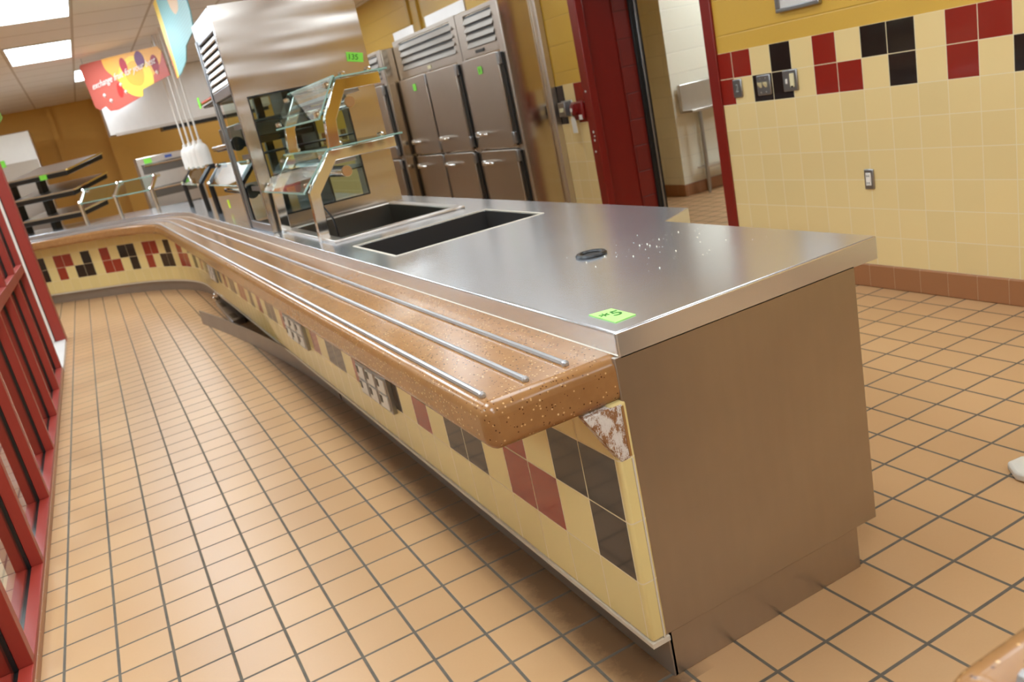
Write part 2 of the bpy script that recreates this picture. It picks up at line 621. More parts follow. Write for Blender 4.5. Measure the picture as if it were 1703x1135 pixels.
def fu_y(c, f):   # walls running along y
    return (-c.y, c.z) if abs(f.normal.x) > 0.5 or True else (c.x, c.z)

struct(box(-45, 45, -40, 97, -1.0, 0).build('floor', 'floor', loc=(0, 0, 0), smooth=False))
struct(box(-45, 45, -40, 97, ZC, ZC + 1).build('ceiling', 'ceiling', loc=(0, 0, ZC), smooth=False))
XW = 12.83
TS = 0.9739
TZ = 0.9672
YJ = 16.996      # a tile joint at the door jamb
Z8 = 8.541       # top of the tiled dado
def fu_tile(c, f):
    return ((YJ - c.y) / TS, (c.z - 0.804) / TZ)
def fu_block(c, f):
    if abs(f.normal.x) > 0.5:
        return (-c.y + 0.4, c.z - Z8 - 0.62)
    return (c.x, c.z - Z8 - 0.62)
def fu_x(c, f):
    if abs(f.normal.y) > 0.5:
        return (c.x + 0.9, c.z + 0.1)
    return (-c.y + 0.3, c.z + 0.1)
# right wall, near piece: tiled dado below, painted block above
wr = wallbox('wall_right', 'walltile', XW, XW + 0.6, -40, 16.8, 0, Z8, fu_tile)
wallbox('wall_right_upper', 'block_yellow', XW + 0.03, XW + 0.6, -40, 16.8, Z8, ZC, fu_block)
wallbox('wall_right_rear', 'walltile', XW, XW + 3.4, 26.4, 95, 0, Z8,
        lambda c, f: ((27.37 - c.y) / TS, (c.z - 0.804) / TZ))
wallbox('wall_right_rear_upper', 'block_yellow', XW + 0.03, XW + 3.4, 26.4, 95, Z8, ZC, fu_block)
wallbox('wall_over_door', 'block_yellow', XW + 0.03, XW + 0.6, 16.8, 26.4, 13.4, ZC, fu_block)
bb = box(XW - 0.09, XW + 0.05, -40, 16.75, 0, 0.804).uvbox(lambda c, f: (-c.y - 0.25, c.z + 1))
struct(bb.build('baseboard_right', 'base_tile', bevel=0.04, loc=(XW, -10, 0)))
# outer shell
struct(box(-45, XW, 95, 96, 0, ZC).build('wall_back', 'wall_mustard', loc=(0, 95, 0), smooth=False))
struct(box(-5.5, XW, 94.2, 95, 0, ZC).build('wall_back_offset', 'wall_mustard', loc=(3, 94.2, 0), smooth=False))
struct(box(-10.6, -10.1, 94.6, 95, 0, ZC).build('trim_1', 'wall_mustard', loc=(-10.3, 94.6, 0), smooth=False))
struct(box(-46, -45, -40, 97, 0, ZC).build('wall_left', 'wall_cream', loc=(-45, 0, 0), smooth=False))
wallbox('wall_front', 'walltile', -13.8, XW, -31, -30, 0, Z8, lambda c, f: (c.x / TS, (c.z - 0.804) / TZ))
wallbox('wall_front_upper', 'block_yellow', -13.8, XW, -31, -30, Z8, ZC, fu_x)
struct(box(-45, -13.8, -31, -30, 0, ZC).build('wall_front_left', 'wall_cream', loc=(-30, -30, 0), smooth=False))
# room beyond the door
wallbox('wall_storeroom_corner', 'block_white', 24.2, 45, 34.4, 95, 0, ZC, fu_x)
wallbox('wall_storeroom_far', 'block_white', 44, 45, -40, 34.4, 0, ZC, fu_x)
wallbox('wall_storeroom_end', 'block_white', 16.3, 24.2, 60, 61, 0, ZC, fu_x)
struct(box(24.1, 44, 34.28, 34.4, 0, 0.74).uvbox(lambda c, f: (c.x, c.z + 1)).build('baseboard_storeroom', 'base_tile', bevel=0.04, loc=(30, 34.3, 0)))
struct(box(24.08, 24.2, 34.3, 60, 0, 0.74).uvbox(lambda c, f: (c.y, c.z + 1)).build('baseboard_storeroom_side', 'base_tile', bevel=0.04, loc=(24.1, 45, 0)))
# doorway: red steel jambs, deep red reveal on the far side
d1 = struct(bpy.data.objects.new('door_1', None))
COL.objects.link(d1)
d1.location = Vector((XW, 21.5, 0)) * U
box(XW - 0.08, XW + 0.75, 16.76, 17.32, 0, 13.4).build('right_jamb', 'red_paint', d1, bevel=0.03)
box(XW - 0.08, XW + 0.35, 25.86, 26.5, 0, 13.4).build('left_jamb', 'red_paint', d1, bevel=0.04)
box(XW - 0.08, XW + 0.75, 17.32, 25.86, 12.9, 13.4).build('head_jamb', 'red_paint', d1, bevel=0.03)
box(XW + 0.35, 14.95, 26.16, 26.4, 0, 13.4).build('reveal_panel', 'red_paint', d1, bevel=0.03)
box(14.95, 15.85, 26.1, 26.4, 0, 13.4).uvbox(lambda c, f: (c.x + 0.35, c.z + 0.25)).build('painted_block_reveal', 'block_red', d1, smooth=False)
box(15.85, 16.1, 25.98, 26.4, 0, 13.4).build('gasket_strip', 'black_rubber', d1, bevel=0.02)
box(16.1, 16.22, 25.92, 26.4, 0, 13.4).build('guide_rail', 'aluminium', d1, bevel=0.02)
box(16.22, 16.3, 25.9, 26.4, 0, 13.4).build('black_edge', 'black_rubber', d1)
m = MB()
for z in (8.05, 5.15):
    m.lathe((XW - 0.09, 26.2, z), [(0.05, -0.02), (0.05, 0.02)], 10, 'x')
for (y, z, r) in ((26.12, 6.1, 0.07), (26.08, 5.9, 0.05), (26.13, 5.7, 0.06)):
    m.lathe((XW - 0.085, y, z), [(r, -0.01), (r * 0.8, 0.01)], 7, 'x')
m.build('paint_chips', 'white_paint', d1)

# ------------------------------------------------------------------ ceiling lights
lx = (-11.25, -7.6)
def troffer(xc, yc, label, strength_mat='lamp'):
    t = thing('ceiling_light', label, 'light', (xc, yc, ZC), 'fluorescent ceiling troffers')
    m = MB()
    hx, hy = 1.8, 3.85
    m.box(xc - hx - 0.1, xc - hx, yc - hy - 0.1, yc + hy + 0.1, ZC - 0.06, ZC + 0.02)
    m.box(xc + hx, xc + hx + 0.1, yc - hy - 0.1, yc + hy + 0.1, ZC - 0.06, ZC + 0.02)
    m.box(xc - hx, xc + hx, yc - hy - 0.1, yc - hy, ZC - 0.06, ZC + 0.02)
    m.box(xc - hx, xc + hx, yc + hy, yc + hy + 0.1, ZC - 0.06, ZC + 0.02)
    m.build('frame', 'white_paint', t)
    box(xc - hx, xc + hx, yc - hy, yc + hy, ZC - 0.03, ZC - 0.01).build('diffuser', strength_mat, t, smooth=False)
    return t
for xc, yc, lab in (
        (-9.4, 37.5, 'large blown-out ceiling light panel in the top left corner of the photo'),
        (-9.4, 53.6, 'second ceiling light panel, complete, just below the large corner one'),
        (-5.6, 70.2, 'small ceiling light panel half hidden by the red fruit banner'),
        (-9.4, 21.5, 'walkway ceiling light panel next nearer than the large corner one'),
        (-9.4, 5.6, 'walkway ceiling light panel beside the near counter end'),
        (-9.4, -10.3, 'ceiling light panel right above the camera'),
        (-9.4, -24.5, 'ceiling light panel behind the camera by the front wall'),
        (-1.6, 6.0, 'ceiling light panel right above the near counter end'),
        (6.5, 5.6, 'kitchen ceiling light panel nearest the low wall outlet'),
        (6.5, 21.5, 'kitchen ceiling light panel nearest the red doorway'),
        (6.5, 37.5, 'kitchen ceiling light panel over the wide refrigerator'),
        (6.5, 53.6, 'kitchen ceiling light panel behind the refrigerator row'),
        (2.2, -15.5, 'kitchen ceiling light panel behind the camera, nearer the counter'),
        (8.6, -15.5, 'kitchen ceiling light panel behind the camera, nearer the right wall'),
        (6.5, 85.5, 'kitchen ceiling light panel farthest away by the mustard wall'),
        (32.0, 14.0, 'added unseen ceiling light panel brightening the white block room, deeper in'),  # unseen extra panel, added to brighten the white room
        (29.0, 28.0, 'ceiling light panel of the white block room beyond the doorway'),
        (-22, 5.6, 'added unseen dining side ceiling light panel beyond the red window frames, nearest'),  # from here on: unseen panels added so bounced light lifts the ceiling
        (-22, 30.0, 'added unseen dining side ceiling light panel beyond the red window frames, middle'),
        (-22, 55.0, 'added unseen dining side ceiling light panel beyond the red window frames, far'),
        (-22, 80.0, 'added unseen dining side ceiling light panel beyond the red window frames, farthest'),
        (-34, 18.0, 'added unseen outer dining side ceiling light panel, near one'),
        (-34, 50.0, 'added unseen outer dining side ceiling light panel, far one')):
    troffer(xc, yc, lab, 'lamp_kitchen' if -3 < xc < 10 else 'lamp')

# ------------------------------------------------------------------ serving counter
H = 5.62
# path of the steel front edge: straight, arc to the left, straight
def make_path(yend0=-0.1, step=1.0, y0=None):
    P = []
    X0 = -4.2
    R_ = 20.8
    turn = math.radians(42)
    tl = R_ * math.tan(turn / 2)
    yv = 56.2
    ya = yv - tl
    y = yend0 if y0 is None else y0
    ys = [y]
    k = math.floor(y) + 4
    while k < ya - 0.5:
        ys.append(k)
        k += 4
    ys.append(ya)
    for yy in ys:
        P.append(((X0, yy), (-1.0, 0.0), yy))
    n = 20
    cx = X0 - R_
    for i in range(1, n + 1):
        a = turn * i / n
        P.append(((cx + R_ * math.cos(a), ya + R_ * math.sin(a)), (-math.cos(a), -math.sin(a)), ya + R_ * a))
    last = P[-1]
    d = (-math.sin(turn), math.cos(turn))
    L = 17.0
    for q in (5.0, 10.0, L):
        P.append(((last[0][0] + d[0] * q, last[0][1] + d[1] * q), last[1], last[2] + q))
    return P
PATH = make_path()
def at_off(p, o):
    return (p[0][0] + p[1][0] * o, p[0][1] + p[1][1] * o)

counter = thing('serving_counter', 'long stainless steel and tile serving counter with brown tray slide curving away to the left', 'counter', (-2, 0, 0))
# countertop
def countertop(name, parent, xs_rows, mat):
    pass
m = MB()
bm = m.bm
vc = {}
def V(x, y, z=H):
    k = (round(x, 4), round(y, 4), round(z, 4))
    if k not in vc:
        vc[k] = bm.verts.new((x, y, z))
    return vc[k]
XF, XB, XB2 = -4.2, 0.85, 1.95
HX0, HX1 = -3.5, 0.77
PX0, PX1 = -3.35, 0.5
PY0, PY1 = 16.0, 22.3
HY0, HY1 = 10.55, 14.15
ya = PATH[0][0][1]
yarc = [p for p in PATH if p[1][0] > -0.99999][0]
YS = [p[0][1] for p in PATH if abs(p[1][0] + 1) < 1e-9][-1]
cols = [XF, HX0, PX0, PX1, HX1, XB, XB2]
rows = [-0.1, 5.3, 5.85, HY0, HY1, PY0, PY1, YS]
for r in range(len(rows) - 1):
    y0, y1 = rows[r], rows[r + 1]
    for c in range(len(cols) - 1):
        x0, x1 = cols[c], cols[c + 1]
        if r == 0 and c == 5: continue
        if y0 == HY0 and x0 >= HX0 and x1 <= HX1: continue
        if y0 == PY0 and x0 >= PX0 and x1 <= PX1: continue
        if r == 1 and c == 5:
            bm.faces.new((V(x0, y0), V(x1, y1), V(x0, y1)))
            continue
        bm.faces.new((V(x0, y0), V(x1, y0), V(x1, y1), V(x0, y1)))
pts_prev = [V(x, YS) for x in cols]
arcp = PATH[[i for i, p in enumerate(PATH) if abs(p[0][1] - YS) < 1e-6][0] + 1:]
for p in arcp:
    cur = [bm.verts.new((*at_off(p, -(x - XF)), H)) for x in cols]
    for c in range(len(cols) - 1):
        bm.faces.new((pts_prev[c], pts_prev[c + 1], cur[c + 1], cur[c]))
    pts_prev = cur
edges = [e for e in bm.edges if len(e.link_faces) == 1]
ret = bmesh.ops.extrude_edge_only(bm, edges=edges)
for v in [g for g in ret['geom'] if isinstance(g, bmesh.types.BMVert)]:
    v.co.z -= 0.37
top = m.build('countertop', 'steel_top', counter, bevel=0.035, seg=3)

# body behind the tile (cabinet carcass), end panel, toe kick
box(-4.28, 0.3, -0.1, -0.02, 0.8, 5.28).build('end_panel', 'steel_end', counter, bevel=0.015)
box(-4.18, -0.14, -0.07, 0.02, 0, 0.82).build('end_toe_kick', 'steel_end', counter, bevel=0.012)
m = MB()
m.box(0.22, 0.3, 0, 5.6, 0.8, 5.25)
m.box(0.22, 1.6, 5.6, 5.68, 0.8, 5.25)
m.box(1.52, 1.6, 5.68, YS, 0.8, 5.25)
m.build('kitchen_side_panel', 'steel', counter)
m = MB()
m.box(-0.2, -0.14, 0, 5.5, 0, 0.82).box(-0.2, 1.2, 5.5, 5.56, 0, 0.82).box(1.14, 1.2, 5.56, YS, 0, 0.82)
m.build('kitchen_side_toe_kick', 'steel', counter)
# counter floor pan (dark underside)
m = MB()
m.box(-4.1, 0.2, 0.0, 48, 0.78, 0.86)
m.build('bottom_shelf', 'dark', counter)
# inner wall set back, seen where the kick panel is loose
box(-3.4, -3.2, 18.4, 47, 0, 0.78).build('inner_base_wall', 'dark', counter)
# tiled front: sweep with uv = run length, height in tiles
pf = make_path(-0.12)
m = MB()
m.sweep(pf, [(0.02, 0.8), (0.3, 0.8), (0.3, 4.66), (0.02, 4.66)], u0=0.0, v0=0.82)
tf = m.build('tiled_front', 'countertile', counter, bevel=0.05, seg=3)
m = MB()
m.sweep(make_path(-0.14), [(0.0, 0.72), (0.32, 0.72), (0.32, 0.8), (0.0, 0.8)])
m.build('sealant_bead', 'white_grout', counter)
# cream edge trim beside the tile at the near end
box(-4.3, -4.275, -0.135, -0.1, 0.8, 3.8).build('edge_bead', 'white_grout', counter)
# toe kicks: near run, loose run peeling away, far curved run
box(-4.2, -4.12, -0.07, 18.4, 0, 0.8).build('front_toe_kick', 'toe_steel', counter, bevel=0.01)
m = MB()
pth = []
for i in range(15):
    s_ = i / 14.0
    y = 18.3 + s_ * 21.5
    x = -4.2 - 1.95 * (s_ ** 1.7)
    pth.append(((x, y), (-1.0, 0.0), y))
m.sweep(pth, [(0.0, 0.02), (0.05, 0.02), (0.05, 0.8), (0.0, 0.8)])
m.build('loose_toe_kick', 'toe_steel', counter)
far = [p for p in PATH if p[2] > 46]
m = MB()
m.sweep([((-4.2, 46.6), (-1.0, 0.0), 46.6)] + far, [(0.0, 0.0), (0.12, 0.0), (0.12, 0.82), (0.0, 0.82)])
m.build('curved_toe_kick', 'toe_steel', counter)
# outlet plates under the slide
def outlets(y0, y1, z0, z1, n):
    o = box(-4.62, -4.48, y0, y1, z0, z1).build('outlet_panel', 'aluminium', counter, bevel=0.02)
    w_ = (y1 - y0) / n
    mm = MB()
    for i in range(n):
        for (za, zb) in ((z0 + 0.08, z0 + 0.46), (z0 + 0.54, z0 + 0.92)):
            mm.box(-4.65, -4.61, y0 + w_ * i + 0.12, y0 + w_ * (i + 1) - 0.12, za, zb)
            box(-4.66, -4.64, y0 + w_ * (i + 1) - 0.32, y0 + w_ * (i + 1) - 0.14, za + 0.14, zb - 0.04).build('socket_hole', 'black_rubber', o)
    mm.build('receptacle', 'white_plastic', o)
    return o
outlets(10.5, 13.15, 1.7, 2.7, 3)
outlets(19.6, 22.65, 1.72, 2.72, 3)
outlets(41.6, 44.0, 1.75, 2.75, 2)
# tray slide
sl = MB().sweep(make_path(-0.09), [(-0.35, 4.62), (2.08, 4.62), (2.08, 5.29), (-0.35, 5.29)]).build('tray_slide', 'solid', counter, bevel=0.19, seg=5)
for off, yy in ((0.62, 0.28), (1.26, 0.26), (1.9, 0.28)):
    m = MB()
    p = make_path(yy)
    m.tube([(*at_off(q, off), 5.315) for q in p], 0.042, 8)
    m.lathe((-4.2 - off, yy - 0.02, 5.315), [(0.025, -0.03), (0.05, 0.0), (0.05, 0.04)], 12, 'y')
    m.build('slide_rail', 'rail_steel', sl)
m = MB()
m.sweep(make_path(-0.1), [(0.0, 5.27), (0.018, 5.292), (0.0, 5.305)])
m.build('highlight_line', 'white_grout', sl)  # pale strip standing in for the thin highlight where slide meets steel lip
# chipped wooden bracket beneath the slide end
m = MB()
m.prism([(-4.92, 0.05, 4.63), (-4.3, 0.05, 4.63), (-4.3, 0.05, 3.82), (-4.46, 0.05, 3.8)], (0, -0.18, 0))
m.build('support_bracket', 'chipped', counter, bevel=0.02)
box(-4.33, -4.29, -0.14, 0.0, 3.85, 4.6).build('bracket_edge', 'wood', counter)
# the open well
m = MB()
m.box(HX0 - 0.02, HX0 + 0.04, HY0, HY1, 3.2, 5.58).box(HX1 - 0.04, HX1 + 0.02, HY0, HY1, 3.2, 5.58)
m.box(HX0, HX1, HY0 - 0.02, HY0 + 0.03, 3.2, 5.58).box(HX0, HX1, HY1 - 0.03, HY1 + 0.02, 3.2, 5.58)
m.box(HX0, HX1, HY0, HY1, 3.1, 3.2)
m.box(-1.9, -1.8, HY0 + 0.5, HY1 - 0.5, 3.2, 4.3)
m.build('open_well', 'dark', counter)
m = MB()
e = 0.04
m.box(HX0 - e, HX0 + 0.02, HY0 - e, HY1 + e, H - 0.02, H + 0.012).box(HX1 - 0.02, HX1 + e, HY0 - e, HY1 + e, H - 0.02, H + 0.012)
m.box(HX0, HX1, HY0 - e, HY0 + 0.01, H - 0.02, H + 0.012).box(HX0, HX1, HY1 - 0.01, HY1 + e, H - 0.02, H + 0.012)
m.build('well_sealant', 'white_grout', counter)
# drop-in cold pan with raised rim
rim = MB()
a0, a1, b0, b1 = PX0 - 0.3, PX1 + 0.3, PY0 - 0.3, PY1 + 0.25
for (x0, x1, y0, y1) in ((a0, PX0 + 0.05, b0, b1), (PX1 - 0.05, a1, b0, b1), (PX0, PX1, b0, PY0 + 0.05), (PX0, PX1, PY1 - 0.05, b1)):
    rim.box(x0, x1, y0, y1, H, H + 0.09)
rim = rim.build('cold_pan_rim', 'steel', counter, bevel=0.03, seg=2)
m = MB()
m.box(PX0, PX0 + 0.06, PY0, PY1, 4.5, H + 0.05).box(PX1 - 0.06, PX1, PY0, PY1, 4.5, H + 0.05)
m.box(PX0, PX1, PY0, PY0 + 0.06, 4.5, H + 0.05).box(PX0, PX1, PY1 - 0.06, PY1, 4.5, H + 0.05)
m.box(PX0, PX1, PY0, PY1, 4.42, 4.52)
m.build('cold_pan_basin', 'dark_steel', rim)
MB().lathe((-1.0, 19.5, 4.53), [(0.18, 0), (0.18, 0.02), (0.05, 0.02)], 16).build('pan_drain', 'chrome', rim)
# black cable grommet
g = MB()
ring = [(0.21, 0.0), (0.30, 0.0), (0.31, 0.03), (0.28, 0.06), (0.22, 0.06), (0.19, 0.03)]
segs = 28
rr = []
for k in range(segs):
    a = 2 * math.pi * k / segs
    rr.append([g.bm.verts.new((-1.64 + r * math.cos(a), 4.4 + r * math.sin(a), H + z)) for r, z in ring])
for k in range(segs):
    for j in range(len(ring)):
        g.bm.faces.new((rr[k][j], rr[k][(j + 1) % 6], rr[(k + 1) % segs][(j + 1) % 6], rr[(k + 1) % segs][j]))
gr = g.build('cable_grommet', 'black_rubber', counter)
MB().lathe((-1.64, 4.4, H + 0.004), [(0.22, 0), (0.22, 0.012)], 24).build('grommet_hole', 'dark', gr)

# crumbs scattered on the worktop
m = MB()
for i in range(75):
    s_ = random.random()
    if random.random() < 0.6:
        x = -1.5 + 2.4 * s_ + random.gauss(0, 0.12)
        y = 3.9 + random.gauss(0, 0.3) - 0.3 * s_
    else:
        x = random.uniform(-2.2, 0.7)
        y = random.uniform(1.6, 5.0)
    x = min(x, 0.72)
    r = random.choice((0.004, 0.005, 0.007, 0.009, 0.014))
    m.lathe((x, y, H + 0.0), [(r, 0), (r * 0.9, r), (r * 0.3, r * 1.5)], 6)
tag(m.build('crumbs', 'crumb', loc=(-0.5, 3.5, H)), 'pale crumbs scattered over the near end of the steel countertop', 'crumbs', kind='stuff')

# ------------------------------------------------------------------ green paper tags
def tag_flat(pts, z, label, txt, tx, trot, mat='paper_green'):
    m = MB()
    m.prism([(x, y, z) for x, y in pts], (0, 0, 0.012))
    cx = sum(p[0] for p in pts) / 4
    cy = sum(p[1] for p in pts) / 4
    o = m.build('paper_tag', mat, loc=(cx, cy, z), smooth=False)
    tag(o, label, 'paper tag', 'green numbered paper tags')
    if txt:
        text(txt, 'tag_number', 'ink', 0.36, tx, trot, o)
    return o
tag_flat([(-3.92, 0.97), (-3.6 + 0.03, 0.89), (-3.57, 0.28), (-3.93, 0.26)], H + 0.002,
         'pale green paper tag lying flat on the near corner of the steel countertop', '*5', (-3.75, 0.62, H + 0.018), (0, 0, math.radians(-12)), 'paper_green_pale')
def tag_v(name_pts, d, label, txt=None, tx=None, rot=None, size=0.3):
    m = MB()
    m.prism(name_pts, d)
    c = [sum(p[i] for p in name_pts) / len(name_pts) for i in range(3)]
    o = m.build('paper_tag', 'paper_green', loc=tuple(c), smooth=False)
    tag(o, label, 'paper tag', 'green numbered paper tags')
    if txt:
        text(txt, 'tag_number', 'ink', size, tx, rot, o)
    return o

# ------------------------------------------------------------------ tall glass-sided display refrigerator standing on the counter
CX0, CX1, CY0, CY1, CZ0, CZ1 = -4.0, 1.3, 23.0, 27.7, 5.64, 13.8
cab = thing('display_refrigerator', 'tall stainless display refrigerator with glass window and louvred top, standing on the counter', 'refrigerator', ((CX0 + CX1) / 2, (CY0 + CY1) / 2, CZ0))
WX0, WX1, WZ0, WZ1 = -3.5, 0.02, 6.22, 10.55
m = MB()
m.box(CX0, CX1, CY0, CY0 + 0.12, WZ1, CZ1)
m.box(CX0, CX1, CY0, CY0 + 0.12, CZ0, WZ0)
m.box(CX0, WX0, CY0, CY0 + 0.12, WZ0, WZ1)
m.box(WX1, CX1, CY0, CY0 + 0.12, WZ0, WZ1)
m.build('end_cladding', 'steel_wavy', cab)
m = MB()
m.box(WX0 - 0.05, WX1 + 0.05, CY0 - 0.01, CY0 + 0.04, WZ0 - 0.05, WZ0).box(WX0 - 0.05, WX1 + 0.05, CY0 - 0.01, CY0 + 0.04, WZ1, WZ1 + 0.05)
m.box(WX0 - 0.05, WX0, CY0 - 0.01, CY0 + 0.04, WZ0, WZ1).box(WX1, WX1 + 0.05, CY0 - 0.01, CY0 + 0.04, WZ0, WZ1)
m.build('window_gasket', 'black_rubber', cab)
box(WX0, WX1, CY0 + 0.03, CY0 + 0.06, WZ0, WZ1).build('end_window', 'glass_green', cab)
# customer face frame
m = MB()
m.box(CX0, CX0 + 0.14, CY0 + 0.12, CY1, 13.0, CZ1)
m.box(CX0, CX0 + 0.14, CY0 + 0.12, CY1, 10.8, 11.15)
m.box(CX0, CX0 + 0.14, CY0 + 0.12, CY1, CZ0, 5.95)
m.box(CX0, CX0 + 0.14, CY0 + 0.12, CY0 + 0.3, 5.95, 13.0)
m.box(CX0, CX0 + 0.14, CY1 - 0.45, CY1, 5.95, 13.0)
m.box(CX0 - 0.06, CX0, CY1 - 0.3, CY1 - 0.12, CZ0, 13.2)
m.build('front_frame', 'aluminium', cab, bevel=0.02)
lv = MB()
for i in range(7):
    z = 11.2 + i * 0.255
    lv.prism([(CX0 - 0.02, CY0 + 0.3, z), (CX0 + 0.1, CY0 + 0.3, z + 0.2), (CX0 + 0.12, CY0 + 0.3, z + 0.17), (CX0 + 0.02, CY0 + 0.3, z - 0.03)], (0, CY1 - CY0 - 0.75, 0))
lv.build('top_louvre', 'white_steel', cab)
box(CX0 + 0.14, CX0 + 0.2, CY0 + 0.12, CY1, 11.1, 13.0).build('louvre_backing', 'dark', cab)
box(CX1 - 0.12, CX1, CY0 + 0.12, CY1, CZ0, CZ1).build('kitchen_side_cladding', 'steel', cab)
m = MB()
m.box(CX0, CX1, CY1 - 0.12, CY1, 10.8, CZ1).box(CX0 + 0.3, CX1, CY0 + 0.12, CY1 - 0.12, CZ1 - 0.1, CZ1).box(CX0 + 0.2, CX1 - 0.12, CY0 + 0.12, CY1, 10.8, 10.95)
m.build('upper_housing', 'steel', cab)
box(CX0 + 0.2, CX1 - 0.12, CY0 + 0.12, CY1, CZ0, 5.8).build('inner_floor', 'dark_steel', cab)
box(CX0 + 0.3, CX1 - 0.1, CY1 - 0.07, CY1 - 0.03, 5.9, 10.8).build('far_window', 'glass_green', cab)
for z in (7.2, 8.5, 9.7):
    sh = MB().box(CX0 + 0.45, CX1 - 0.5, CY0 + 0.5, CY1 - 0.5, z, z + 0.05).build('wire_shelf', 'black_metal', cab)
    MB().box(CX0 + 0.4, CX0 + 0.5, CY0 + 0.5, CY1 - 0.5, z - 0.08, z + 0.1).build('shelf_lip', 'aluminium', sh)
tag_v([(0.5, 22.985, 11.5), (1.14, 22.985, 11.36), (1.08, 22.985, 11.03), (0.46, 22.985, 11.16)], (0, -0.012, 0),
      'green numbered paper tag stuck high on the tall steel display refrigerator', '135', (0.72, 22.965, 11.27), (math.radians(90), math.radians(12), 0), 0.28)

# ------------------------------------------------------------------ two-tier sneeze guard
def guard_post(parent, Y, y_w=0.12):
    """side frame in the plane Y: foot, lower slant, arm, upper post, upper slant, arm"""
    def frame(pts, w, name):
        P = [Vector((x, 0, z)) for x, z in pts]
        L, R_ = [], []
        for i, p in enumerate(P):
            a = (p - P[i - 1]).normalized() if i else (P[1] - P[0]).normalized()
            b = (P[i + 1] - p).normalized() if i < len(P) - 1 else a
            na, nb = Vector((-a.z, 0, a.x)), Vector((-b.z, 0, b.x))
            n = (na + nb).normalized()
            k = w / 2 / max(0.35, n.dot(na))
            L.append(p + n * k)
            R_.append(p - n * k)
        poly = L + R_[::-1]
        m = MB()
        m.prism([(v.x, Y - y_w, v.z) for v in poly], (0, y_w * 2, 0))
        return m.build(name, 'chrome', parent, bevel=0.02)
    frame([(-3.62, H), (-3.56, 7.12), (-2.72, 8.12), (-0.6, 8.12)], 0.34, 'lower_side_frame')
    frame([(-2.58, 8.27), (-2.48, 9.2), (-1.92, 10.12), (-0.6, 10.12)], 0.36, 'upper_side_frame')
sg = thing('sneeze_guard', 'two-tier sneeze guard of glass and polished chrome bars over the cold pan', 'sneeze guard', (-2.5, 20.4, H))
guard_post(sg, 16.9)
guard_post(sg, 22.5)
def pane(parent, p, q, y0, y1, th=0.045, name='glass_pane'):
    p, q = Vector((p[0], 0, p[1])), Vector((q[0], 0, q[1]))
    d = (q - p).normalized()
    n = Vector((-d.z, 0, d.x)) * th
    m = MB()
    m.prism([(v.x, y0, v.z) for v in (p + n, q + n, q, p)], (0, y1 - y0, 0))
    o = m.build(name, 'glass_green', parent)
    m = MB()
    for v in (p, q):
        m.box(v.x - 0.03, v.x + 0.03, y0, y1, v.z - 0.02, v.z + 0.04)
    m.prism([(v.x, y0 - 0.03, v.z) for v in (p + n, q + n, q, p)], (0, 0.035, 0))
    m.build('pane_edge', 'glass_edge', o)
    return o
g1 = pane(sg, (-3.92, 7.2), (-2.86, 8.32), 16.6, 22.8)
g2 = pane(sg, (-2.86, 9.25), (-2.12, 10.38), 16.6, 22.8)
g3 = pane(sg, (-2.75, 8.32), (-0.4, 8.32), 16.6, 22.8, name='shelf_pane')
g4 = pane(sg, (-2.05, 10.32), (-0.4, 10.32), 16.6, 22.8, name='shelf_pane')
for (x, z) in ((-3.7, 7.42), (-3.02, 8.14), (-2.82, 9.42), (-2.3, 10.2), (-2.4, 8.42), (-1.0, 8.42), (-1.75, 10.42), (-0.9, 10.42)):
    for y in (16.9, 22.5):
        MB().lathe((x, y, z), [(0.11, -0.08), (0.12, -0.02), (0.12, 0.03), (0.07, 0.07)], 14).build('bolt', 'chrome', sg)
for z0, x0 in ((9.75, -1.75), (7.72, -2.4)):
    h = MB().prism([(x0 - 0.3, 17.1, z0 + 0.1), (x0 + 0.5, 17.1, z0 + 0.1), (x0 + 0.45, 17.1, z0 + 0.22), (x0 - 0.2, 17.1, z0 + 0.22)], (0, 5.2, 0)).build('lamp_housing', 'aluminium', sg)
    MB().lathe((x0 + 0.08, 17.05, z0 - 0.17), [(0.18, 0.0), (0.18, 5.2)], 18, 'y').build('food_warmer_lamp', 'chrome', h)
    MB().lathe((x0 + 0.08, 17.03, z0 - 0.17), [(0.16, -0.03), (0.16, 0.02)], 18, 'y').build('lamp_end_cap', 'wood', h)
MB().tube([(-3.5, 17.15, 7.1), (-3.3, 17.2, 6.6), (-3.1, 17.25, 6.2), (-3.05, 17.3, H)], 0.03, 6).build('cable', 'black_rubber', sg)

